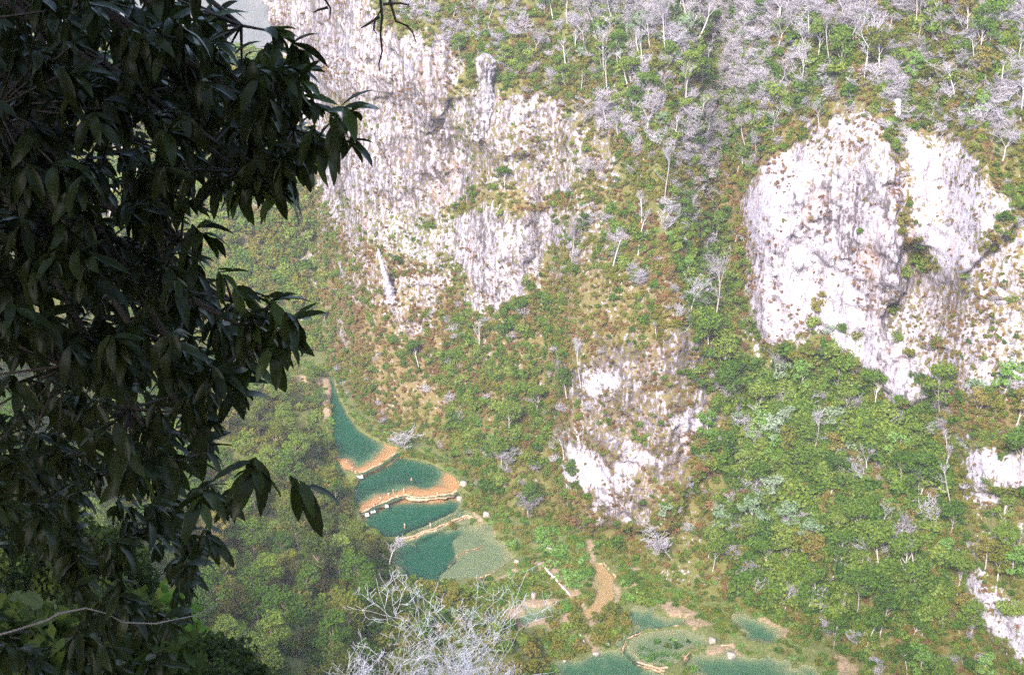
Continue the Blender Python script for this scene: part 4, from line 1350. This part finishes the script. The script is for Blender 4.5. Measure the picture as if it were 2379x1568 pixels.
b = at_z(930, 1052, 4.0); b[2] = 3.8
bare_special('bare_tree', 501, b + np.array([1.5, .5, 0]), 9, .22, .85, .22, (-.35, -.1), 3, 5, 1, 'pale bare tree spreading over the rim of the upper pool', minr=.05)
b = at_z(905, 1318, 1.4)
bare_special('bare_tree', 502, b, 9, .5, .5, .16, (.18, 0), 3, 3, 1, 'slim bare sapling at the left bank of the dark green pool', minr=.04)
b = hill_at(1560, 1300)
bare_special('bare_tree', 503, b, 12, .3, .8, .2, (-.5, -.3), 3, 5, 1, 'toppled grey bare tree beside the crescent pool', minr=.05)
# the big leafless tree in the bottom middle, standing on the near slope
c = at_depth(1035, 1500, 128)
gz = float(near_z(c[0], c[1] - 6))
TH = c[2] + 3.6 - gz
PRUNE[0] = .14
e = bare_special('bare_tree', 511, (c[0] - 1, c[1] - 6, gz - .4), TH, max(.35, 1 - 12.5 / TH), .60, .12, (.02, .1), 5, 10, 1, 'large silvery leafless tree filling the bottom middle', minr=.013, limb=.62)

bark_mat('twig_silver', (.30, .285, .31), (.52, .50, .54))
for ch in e.children: ch.data.materials[0] = MATS['twig_silver']

# ------------------------------------------------------------------ trees of the left bank and near slope
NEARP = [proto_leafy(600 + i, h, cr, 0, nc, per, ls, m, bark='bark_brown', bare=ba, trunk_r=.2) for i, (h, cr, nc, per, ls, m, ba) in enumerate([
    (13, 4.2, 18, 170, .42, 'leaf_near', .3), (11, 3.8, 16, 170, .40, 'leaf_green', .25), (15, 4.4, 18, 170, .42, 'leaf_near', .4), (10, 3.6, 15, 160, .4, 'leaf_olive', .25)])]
LEFTB = []
tries = 0
while len(LEFTB) < 150 and tries < 9000:
    tries += 1
    x, yv = random.uniform(-125, 20), random.uniform(45, 372)
    d = float(seg_dist(np.array([x]), np.array([yv]), bk, False)[0])
    if not inside(np.array([x]), np.array([yv]), bank_poly)[0] or d < 2.5: continue
    z = float(near_z(x, yv))
    hh = 10
    u, v_ = project(x, yv, z + hh)
    u, v_ = float(u), float(v_)
    if not (-60 < u < 1330 and 760 < v_ < 1640): continue
    if u > 850 and v_ < 1560: continue
    if u > 760 and yv < 150: continue
    if u > 640 and yv < 110: continue
    if any((x - a) ** 2 + (yv - b_) ** 2 < 4.2 ** 2 for a, b_, *_ in LEFTB): continue
    LEFTB.append((x, yv, z, u, v_))
NREG = [((-100, 400, 700, 1250), 'high on the left slope behind the dark leaves'), ((400, 640, 700, 1100), 'beside the dark foreground leaves on the left bank'), ((640, 900, 700, 1130), 'on the left bank by the upper pool'),
        ((400, 640, 1100, 1350), 'on the left slope under the hanging leaves'), ((640, 900, 1130, 1400), 'on the left bank by the dark green pool'), ((-100, 300, 1250, 1700), 'in the bottom left corner'),
        ((300, 600, 1350, 1700), 'at the bottom, left of the leafless tree'), ((600, 850, 1400, 1700), 'at the bottom, just left of the leafless tree'), ((850, 1400, 1300, 1700), 'under the big leafless tree')]
rows = {}
for (x, yv, z, u, v_) in LEFTB:
    i = random.choice([0, 0, 1, 2, 2, 3]) if yv < 170 else random.choice([1, 1, 1, 1, 3, 0])
    s = random.uniform(.7, 1.15)
    d = float(seg_dist(np.array([x]), np.array([yv]), bk, False)[0])
    if d < 10: s *= .62
    o = place_tree('bank_tree', NEARP[i], (x, yv, z - .4), random.uniform(0, 6.28), (s, s, s * random.uniform(.85, 1.15)), 'x', 'tree', 'leafy trees of the near bank', (random.gauss(0, .05), random.gauss(0, .05)))
    rg = 'on the near slope'
    for (a, b_, c_, d_), sname in NREG:
        if a <= u < b_ and c_ <= v_ < d_: rg = sname; break
    rows.setdefault((('dark green', 'green', 'tall dark green', 'olive')[i], rg), []).append((u, o))
for (cw, rg), lst in rows.items():
    lst.sort(key=lambda t: t[0])
    for i, (u, o) in enumerate(lst):
        o['label'] = '%s tree %s' % (cw, rg) + ('' if len(lst) == 1 else ', %s from left' % ORD[min(i, 38)])
# undergrowth between them
kx, ky = rng.uniform(-130, 40, 9000), rng.uniform(12, 372, 9000)
ok = inside(kx, ky, bank_poly) & (seg_dist(kx, ky, bk, False) > .8)
kx, ky = kx[ok], ky[ok]
kz = near_z(kx, ky)
ku, kv = project(kx, ky, kz + 1)
ok = (ku > -250) & (ku < 1700) & (kv > 700) & (kv < 1900) & (ky > 40)
kx, ky, kz = kx[ok], ky[ok], kz[ok]
ss = rng.uniform(.9, 2.0, len(kx))
gn_scatter('bank_undergrowth', np.stack([kx, ky, kz], -1), np.stack([rng.normal(0, .2, len(kx)), rng.normal(0, .2, len(kx)), rng.uniform(0, 6.28, len(kx))], -1), np.stack([ss, ss, ss], -1),
           PROTO_OBJ['leaf_green'] + PROTO_OBJ['leaf_olive'], 'bushy undergrowth of the near bank')

# ------------------------------------------------------------------ foreground: the dark broad-leaved tree at the left
def blade(L, W, droop, fold, n=6, seed=0, mtl='leaf_dark'):
    """one lance-shaped leaf along +X, folded on its midrib and drooping"""
    r = random.Random(seed)
    V = []
    for i in range(n + 1):
        t = i / n
        w = W * .5 * (math.sin(math.pi * min(1, t * .93 + .03)) ** .75) * (1 - .25 * t) if i < n else .0015
        if i == 0: w = .003
        x = L * t * (1 - .12 * droop * t)
        z = -droop * L * t * t * .55
        V += [(x, -w, z + w * fold + r.uniform(-.002, .002)), (x, 0, z), (x, w, z + w * fold + r.uniform(-.002, .002))]
    F = []
    for i in range(n):
        a = i * 3
        F += [[a, a + 1, a + 4, a + 3], [a + 1, a + 2, a + 5, a + 4]]
    return np.array(V), np.array(F)


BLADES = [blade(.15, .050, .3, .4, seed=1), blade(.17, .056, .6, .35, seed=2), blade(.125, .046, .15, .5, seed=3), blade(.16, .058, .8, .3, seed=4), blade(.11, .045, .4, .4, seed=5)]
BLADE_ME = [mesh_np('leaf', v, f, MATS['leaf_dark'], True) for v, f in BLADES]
FG = [(0, -80), (455, -80), (500, 40), (540, 95), (600, 75), (640, 60), (700, 75), (722, 110), (705, 160), (745, 215), (735, 262), (830, 258), (872, 290), (850, 350), (780, 345), (735, 372), (728, 410),
      (690, 440), (672, 470), (620, 470), (540, 455), (430, 450), (440, 520), (480, 560), (500, 620), (560, 665), (640, 690), (705, 730), (735, 790), (670, 815), (680, 860), (610, 850), (585, 950), (560, 1040), (470, 1100), (300, 1160), (-80, 1200), (-80, -80)]
EDGE_WH = [  # whorls read at the silhouette: (U, V, depth, heading right = 0 / down = 90, droop)
    (640, 75, 6.0, 20), (690, 110, 6.1, 40), (620, 130, 6.2, 60), (560, 140, 6.3, 30), (690, 180, 6.0, 30), (720, 240, 6.1, 40), (660, 250, 6.2, 60), (815, 258, 5.6, 30), (775, 285, 5.7, 60), (800, 320, 5.6, 55),
    (740, 320, 5.8, 60), (700, 370, 5.9, 50), (655, 400, 5.9, 80), (600, 420, 6.0, 95), (560, 430, 6.1, 100), (640, 440, 6.0, 80), (505, 425, 6.2, 95), (430, 470, 6.2, 50), (465, 540, 6.1, 45), (440, 600, 6.2, 60),
    (520, 640, 6.0, 35), (570, 680, 6.0, 35), (630, 700, 5.9, 30), (680, 740, 5.8, 45), (650, 770, 5.9, 60), (600, 770, 6.0, 70), (640, 820, 5.9, 60), (570, 830, 6.1, 80), (590, 1085, 4.6, 95), (700, 1120, 5.0, 40),
    (480, 60, 6.3, 40), (430, 20, 6.4, 30), (500, 20, 6.5, 30), (500, 110, 6.3, 50), (470, 1150, 4.8, 110)]
fg = link('broadleaf_tree', None)
TB = np.array([-5.2, 6.2, float(near_z(-5.2, 6.2)) - .3])
fg.location = TB
tag(fg, 'dark broad-leaved tree with drooping glossy leaves filling the left side', 'tree')
whorls = []
for (u, v_, dep, ang) in EDGE_WH: whorls.append((at_depth(u, v_, dep), ang, True, u, v_))
tries = 0
while len(whorls) < 1050 and tries < 90000:
    tries += 1
    u, v_ = random.uniform(-90, 880), random.uniform(-90, 1200)
    if not inside(np.array([u]), np.array([v_]), FG)[0]: continue
    # keep the interior whorls back from the silhouette
    if float(seg_dist(np.array([u]), np.array([v_]), FG)[0]) < 42 and u > 40 and v_ > -30: continue
    if v_ > 620 and random.random() < .45 * sstep(620, 1150, v_): continue
    dep = random.uniform(5.6, 8.8) if random.random() < .6 else random.uniform(8.8, 11.5)
    whorls.append((at_depth(u, v_, dep), random.uniform(20, 110), False, u, v_))
tries = 0
while len(whorls) < 1330 and tries < 40000:
    tries += 1
    u, v_ = random.uniform(-90, 640), random.uniform(1050, 1640)
    if u > 600 - (v_ - 1050) * .55 + random.uniform(-60, 60): continue
    if vnoise(u / 110, v_ / 110, 0, 3) < .38: continue
    whorls.append((at_depth(u, v_, random.uniform(7.0, 12.0)), random.uniform(10, 110), False, u, v_))
# crown above and left of the frame, so that the tree shades itself
for _ in range(900):
    x, yv, z = random.uniform(-9.5, 1.2), random.uniform(1.5, 12), random.uniform(190.3, 195.0)
    if z < 190.2 - .2 * yv + 1.0 and x > -3.2: z = 190.4 + random.random() * 3
    whorls.append((np.array([x, yv, z]), random.uniform(0, 180), False, -999, -999))
single, mass = 0, G()
r2 = random.Random(99)
for wi, (c, ang, edge, u, v_) in enumerate(whorls):
    n = r2.randint(7, 10)
    a = R(ang)
    axis = np.array([math.cos(a), r2.uniform(-.35, .2), -math.sin(a)])
    axis /= np.linalg.norm(axis)
    ref = np.array([0, 1., .2])
    s1 = np.cross(axis, ref); s1 /= np.linalg.norm(s1); s2 = np.cross(axis, s1)
    for k in range(n):
        ph = 6.283 * k / n + r2.uniform(-.3, .3)
        op = r2.uniform(.55, 1.5)
        d = axis * math.cos(op) + (s1 * math.cos(ph) + s2 * math.sin(ph)) * math.sin(op)
        d[2] -= r2.uniform(0, .4)
        d /= np.linalg.norm(d)
        up = np.array([0, 0, 1.]) - d * d[2]
        up = up / (np.linalg.norm(up) + 1e-6) + np.array([r2.gauss(0, .35), r2.gauss(0, .35), 0])
        yv_ = np.cross(up, d); yv_ /= np.linalg.norm(yv_)
        zv = np.cross(d, yv_)
        M3 = np.stack([d, yv_, zv], 1)
        bi = r2.randrange(5)
        sc = r2.uniform(.8, 1.25)
        off = c + axis * r2.uniform(-.05, .03)
        if edge and single < 300:
            o = link('leaf', BLADE_ME[bi], fg)
            M4 = Matrix.Identity(4)
            for i_ in range(3):
                for j_ in range(3): M4[i_][j_] = float(M3[i_, j_]) * sc
                M4[i_][3] = float((off - TB)[i_])
            o.matrix_basis = M4
            single += 1
        else:
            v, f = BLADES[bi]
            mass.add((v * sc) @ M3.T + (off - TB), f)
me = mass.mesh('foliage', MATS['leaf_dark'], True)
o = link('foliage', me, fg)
o['kind'] = 'stuff'
# trunk, limbs and shoots
g = G()
top = np.array([-4.6, 6.6, 194.0]) - TB
tp = [np.zeros(3), np.array([.15, .05, 3.0]), np.array([.1, .15, 6.0]), np.array([.35, .3, 9.0]), top]
v, f = path_tube(tp, [.2, .17, .14, .11, .06], 9, .06, r2)
o = link('trunk', mesh_np('trunk', v, f, MATS['bark_dark'], True), fg)
limbs = [(-4.9, 6.4, 191.2), (-4.8, 6.5, 190.0), (-4.9, 6.4, 188.6), (-4.7, 6.5, 192.4), (-5.0, 6.3, 187.6)]
nodes = []
for li, st in enumerate(limbs):
    st = np.array(st) - TB
    for k in range(3):
        u, v_ = [(560, 60), (430, 200), (600, 230), (680, 300), (500, 330), (560, 400), (420, 560), (540, 700), (600, 780), (400, 800), (300, 950), (480, 1050), (250, 300), (200, 600), (150, 850)][li * 3 + k]
        en = at_depth(u, v_, 6.4) - TB
        m1 = st * .6 + en * .4 + np.array([0, .15, .25]); m2 = st * .25 + en * .75 + np.array([0, .1, .12])
        v, f = path_tube([st, m1, m2, en], [.05, .035, .022, .010], 6)
        g.add(v, f)
        nodes += [m1 + TB, m2 + TB, en + TB]
nodes = np.array(nodes)
P0, P1 = [], []
for (c, ang, edge, u, v_) in whorls:
    if u < -500: continue
    k = np.argmin(np.linalg.norm(nodes - c, axis=1))
    if np.linalg.norm(nodes[k] - c) < .7: P0.append(nodes[k] - TB); P1.append(c - TB)
v, f = tubes(P0, P1, [.008] * len(P0), [.004] * len(P0), 4)
g.add(v, f)
link('branches', g.mesh('branches', MATS['bark_dark'], True), fg)

# forest crowns over and behind the viewpoint: they shade the foreground
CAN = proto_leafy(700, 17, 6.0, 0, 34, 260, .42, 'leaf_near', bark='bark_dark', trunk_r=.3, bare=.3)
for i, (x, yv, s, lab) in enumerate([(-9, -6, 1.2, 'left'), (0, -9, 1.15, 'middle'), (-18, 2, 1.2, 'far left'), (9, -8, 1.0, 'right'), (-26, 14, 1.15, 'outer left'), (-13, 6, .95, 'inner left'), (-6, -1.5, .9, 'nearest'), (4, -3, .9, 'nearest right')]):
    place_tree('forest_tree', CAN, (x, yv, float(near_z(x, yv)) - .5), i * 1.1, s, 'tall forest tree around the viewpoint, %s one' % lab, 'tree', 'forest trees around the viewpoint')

# bushes close under the viewpoint at the lower left
leaf_mat('leaf_shade', [(0.0, (.016, .026, .006)), (.5, (.034, .050, .010)), (1, (.075, .095, .022))], cell=2.0)  # near leaf colours darkened: part of the bushes' shade is put into the colour
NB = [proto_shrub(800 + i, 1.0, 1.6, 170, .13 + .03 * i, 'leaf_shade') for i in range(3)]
cnt = 0
nb_items = []
for _ in range(4000):
    if cnt >= 63: break
    x, yv = random.uniform(-16, -.6), random.uniform(9, 44)
    z = float(near_z(x, yv))
    u, v_ = project(x, yv, z + 1.2)
    u, v_ = float(u), float(v_)
    if not (-120 < u < 640 and 1060 < v_ < 1750): continue
    if v_ < 1250 + (u - 200) * .25 and random.random() < .5: continue
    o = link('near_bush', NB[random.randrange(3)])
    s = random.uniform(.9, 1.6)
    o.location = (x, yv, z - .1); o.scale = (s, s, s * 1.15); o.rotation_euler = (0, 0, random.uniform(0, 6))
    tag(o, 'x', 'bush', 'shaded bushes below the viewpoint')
    nb_items.append((u, o)); cnt += 1
nb_items.sort(key=lambda t: t[0])
for i, (u, o) in enumerate(nb_items):
    o['label'] = 'shaded dark bush in the lower left corner, %s from left' % ORD[i] if i < 25 else 'shaded dark bush below the hanging leaves, %s from right' % ORD[min(38, len(nb_items) - 1 - i)]

# pale thin branch sweeping across the lower left
pts = [at_depth(u, v_, d) for u, v_, d in [(-60, 1490, 7.2), (40, 1462, 7.1), (110, 1440, 7.0), (135, 1425, 7.0), (200, 1412, 7.0), (250, 1425, 7.0), (285, 1445, 7.1), (360, 1448, 7.1), (450, 1430, 7.2), (520, 1400, 7.3)]]
v, f = path_tube(pts, [.007, .006, .006, .008, .0045, .004, .0045, .004, .003, .0015], 6, .1, r2)
br = link('hanging_branch', mesh_np('hanging_branch', v, f, MATS['bark_grey'], True))
tag(br, 'thin pale crooked branch across the dark lower left', 'branch')
# dark twigs hanging into the top of the view
tw = link('hanging_twig', None)
T0 = at_depth(880, -60, 7.0)
tw.location = T0
tag(tw, 'thin dark twigs hanging down at the top edge', 'twig')
for k, pl in enumerate([[(880, -60), (884, 0), (888, 40), (884, 80), (888, 120), (880, 150), (882, 165)], [(888, 20), (872, 45), (868, 70), (876, 80)], [(880, -60), (905, 0), (920, 50), (945, 60), (958, 75), (966, 98)],
                        [(760, -60), (755, 0), (768, 20), (766, 46)], [(762, 18), (740, 24), (728, 30)], [(882, 40), (850, 60), (838, 66)], [(890, 10), (930, 8), (950, 12)]]):
    pp = [at_depth(u, v_, 7.0) - T0 for u, v_ in pl]
    v, f = path_tube(pp, list(np.linspace(.0085, .003, len(pp))), 5)
    link('twig', mesh_np('twig', v, f, MATS['bark_dark'], True), tw)

# ------------------------------------------------------------------ bathers
def person_mesh(pose):
    """joints in metres, grown with a skin surface"""
    if pose == 'stand':
        J = [(0, 0, .92), (0, 0, 1.15), (0, 0, 1.42), (0, 0, 1.52), (0, -.02, 1.63), (0, -.02, 1.72), (.17, 0, 1.40), (.24, .02, 1.12), (.22, -.1, .88), (-.17, 0, 1.40), (-.25, .02, 1.12), (-.24, -.06, .86),
             (.09, 0, .86), (.10, .01, .48), (.11, .03, .06), (.12, -.12, .03), (-.09, 0, .86), (-.11, .01, .48), (-.13, .03, .06), (-.14, -.12, .03)]
    elif pose == 'sit':
        J = [(0, 0, .12), (0, .02, .36), (0, .03, .60), (0, .02, .70), (0, 0, .80), (0, 0, .89), (.17, .03, .58), (.24, .12, .32), (.22, .14, .08), (-.17, .03, .58), (-.23, -.06, .36), (-.14, -.25, .26),
             (.09, -.02, .10), (.12, -.42, .18), (.12, -.48, -.22), (.12, -.60, -.26), (-.09, -.02, .10), (-.13, -.42, .17), (-.12, -.46, -.22), (-.12, -.58, -.26)]
    else:
        J = [(0, 0, .92), (0, -.06, 1.13), (0, -.16, 1.38), (0, -.20, 1.47), (0, -.25, 1.57), (0, -.26, 1.66), (.17, -.15, 1.36), (.36, -.2, 1.18), (.5, -.3, 1.22), (-.17, -.15, 1.36), (-.36, -.18, 1.16), (-.5, -.26, 1.10),
             (.09, 0, .86), (.12, -.16, .50), (.12, .02, .06), (.12, -.12, .03), (-.09, 0, .86), (-.13, .05, .48), (-.14, .2, .08), (-.14, .08, .03)]
    E = [(0, 1), (1, 2), (2, 3), (3, 4), (4, 5), (2, 6), (6, 7), (7, 8), (2, 9), (9, 10), (10, 11), (0, 12), (12, 13), (13, 14), (14, 15), (0, 16), (16, 17), (17, 18), (18, 19)]
    Rr = [.15, .14, .15, .055, .09, .085, .065, .045, .032, .065, .045, .032, .09, .06, .04, .03, .09, .06, .04, .03]
    me = bpy.data.meshes.new('person')
    me.from_pydata(J, E, [])
    o = bpy.data.objects.new('person_grow', me)
    COL.objects.link(o)
    md = o.modifiers.new('skin', 'SKIN')
    for i, q in enumerate(Rr): me.skin_vertices[0].data[i].radius = (q, q * .8)
    me.skin_vertices[0].data[0].use_root = True
    o.modifiers.new('sub', 'SUBSURF').levels = 1
    dg = bpy.context.evaluated_depsgraph_get()
    res = bpy.data.meshes.new_from_object(o.evaluated_get(dg))
    bpy.data.objects.remove(o)
    res.name = 'person'
    res.materials.clear(); res.materials.append(MATS['skin'])
    head = np.array(J[4]); hip = np.array(J[0])
    return res, head, hip


def ell(c, rx, ry, rz, z0=-1.0, n=12, m=7):
    V = []
    for i in range(m):
        t = z0 + (1 - z0) * i / (m - 1)
        q = math.sqrt(max(0, 1 - t * t)) + .02
        for j in range(n):
            a = 6.2832 * j / n
            V.append((c[0] + rx * q * math.cos(a), c[1] + ry * q * math.sin(a), c[2] + rz * t))
    F = [[i * n + j, i * n + (j + 1) % n, (i + 1) * n + (j + 1) % n, (i + 1) * n + j] for i in range(m - 1) for j in range(n)]
    return np.array(V), np.array(F)


POSE = {p: person_mesh(p) for p in ('stand', 'sit', 'wade')}
HAIR, SWIM = {}, {}
for p, (me, hd, hp) in POSE.items():
    v, f = ell(hd + np.array([0, .015, .05]), .105, .11, .11, -.1)
    HAIR[p] = mesh_np('hair', v, f, MATS['hair'], True)
    v, f = ell(hp + np.array([0, 0, -.02]), .175, .145, .17, -.7)
    for cn in ('cloth_red', 'cloth_blue', 'cloth_black', 'cloth_white'): SWIM[p, cn] = mesh_np('swimwear', v, f, MATS[cn], True)
PEOPLE = [(903, 1150, 3.1, 'sit', 0, 'cloth_red', 'person in red swimwear sitting on the bend of the main pool rim'), (914, 1148, 3.0, 'stand', 1, 'cloth_black', 'person in black swimwear standing in shallow water by the rim bend'),
          (938, 1146, 3.0, 'stand', 2, 'cloth_blue', 'person in blue swimwear standing where the rim dips'), (868, 1174, 3.1, 'sit', .4, 'cloth_blue', 'person in blue swimwear sitting on the left end of the rim'),
          (882, 1166, 3.0, 'wade', 2, 'cloth_red', 'person in red swimwear bending by the left part of the rim'), (956, 1122, 2.2, 'stand', 1, 'cloth_red', 'person in red swimwear waist deep in the main pool'),
          (1016, 1148, 3.1, 'sit', .2, 'cloth_white', 'person in white swimwear sitting right of the rim middle'), (818, 1096, 4.3, 'stand', .2, 'cloth_black', 'person in black swimwear standing on the upper pool rim'),
          (826, 1098, 4.3, 'sit', 0, 'cloth_red', 'person in red swimwear sitting on the upper pool rim'), (806, 1078, 3.9, 'wade', 1, 'cloth_blue', 'person in blue swimwear wading in the upper pool'),
          (940, 1228, 1.6, 'stand', 2.2, 'cloth_red', 'person in red swimwear standing on the tan ledge'), (1000, 1226, 1.7, 'stand', .9, 'cloth_white', 'person in white swimwear standing farther right on the tan ledge'),
          (1240, 1392, 1.3, 'stand', .3, 'cloth_white', 'person in white swimwear at the lower edge of the island')]
for (u, v_, z, pose, hd, cl, lab) in PEOPLE:
    me, _, _ = POSE[pose]
    o = link('person', me)
    q = at_z(u, v_, z)
    o.location = q
    o.rotation_euler = (0, 0, hd)
    tag(o, lab, 'person', 'bathers at the pools')
    link('hair', HAIR[pose], o)
    link('swimwear', SWIM[pose, cl], o)

# ------------------------------------------------------------------ air
hm, hnt, hout = mat('haze')
pv = nd(hnt, 'ShaderNodeVolumePrincipled')
pv.inputs['Color'].default_value = (.90, .85, .98, 1)
pv.inputs['Density'].default_value = 0.00016
pv.inputs['Anisotropy'].default_value = 0.0
hnt.links.new(pv.outputs[0], hout.inputs['Volume'])
hv = np.array([(x, y_, z) for z in (-520, 620) for y_ in (-120, 2900) for x in (-1500, 900)], float)
hf = np.array([[0, 1, 3, 2], [4, 6, 7, 5], [0, 4, 5, 1], [2, 3, 7, 6], [0, 2, 6, 4], [1, 5, 7, 3]])
hz_o = link('haze', mesh_np("haze", hv, hf[:, ::-1], hm))
tag(hz_o, 'thin pale haze filling the valley', None, kind='stuff')
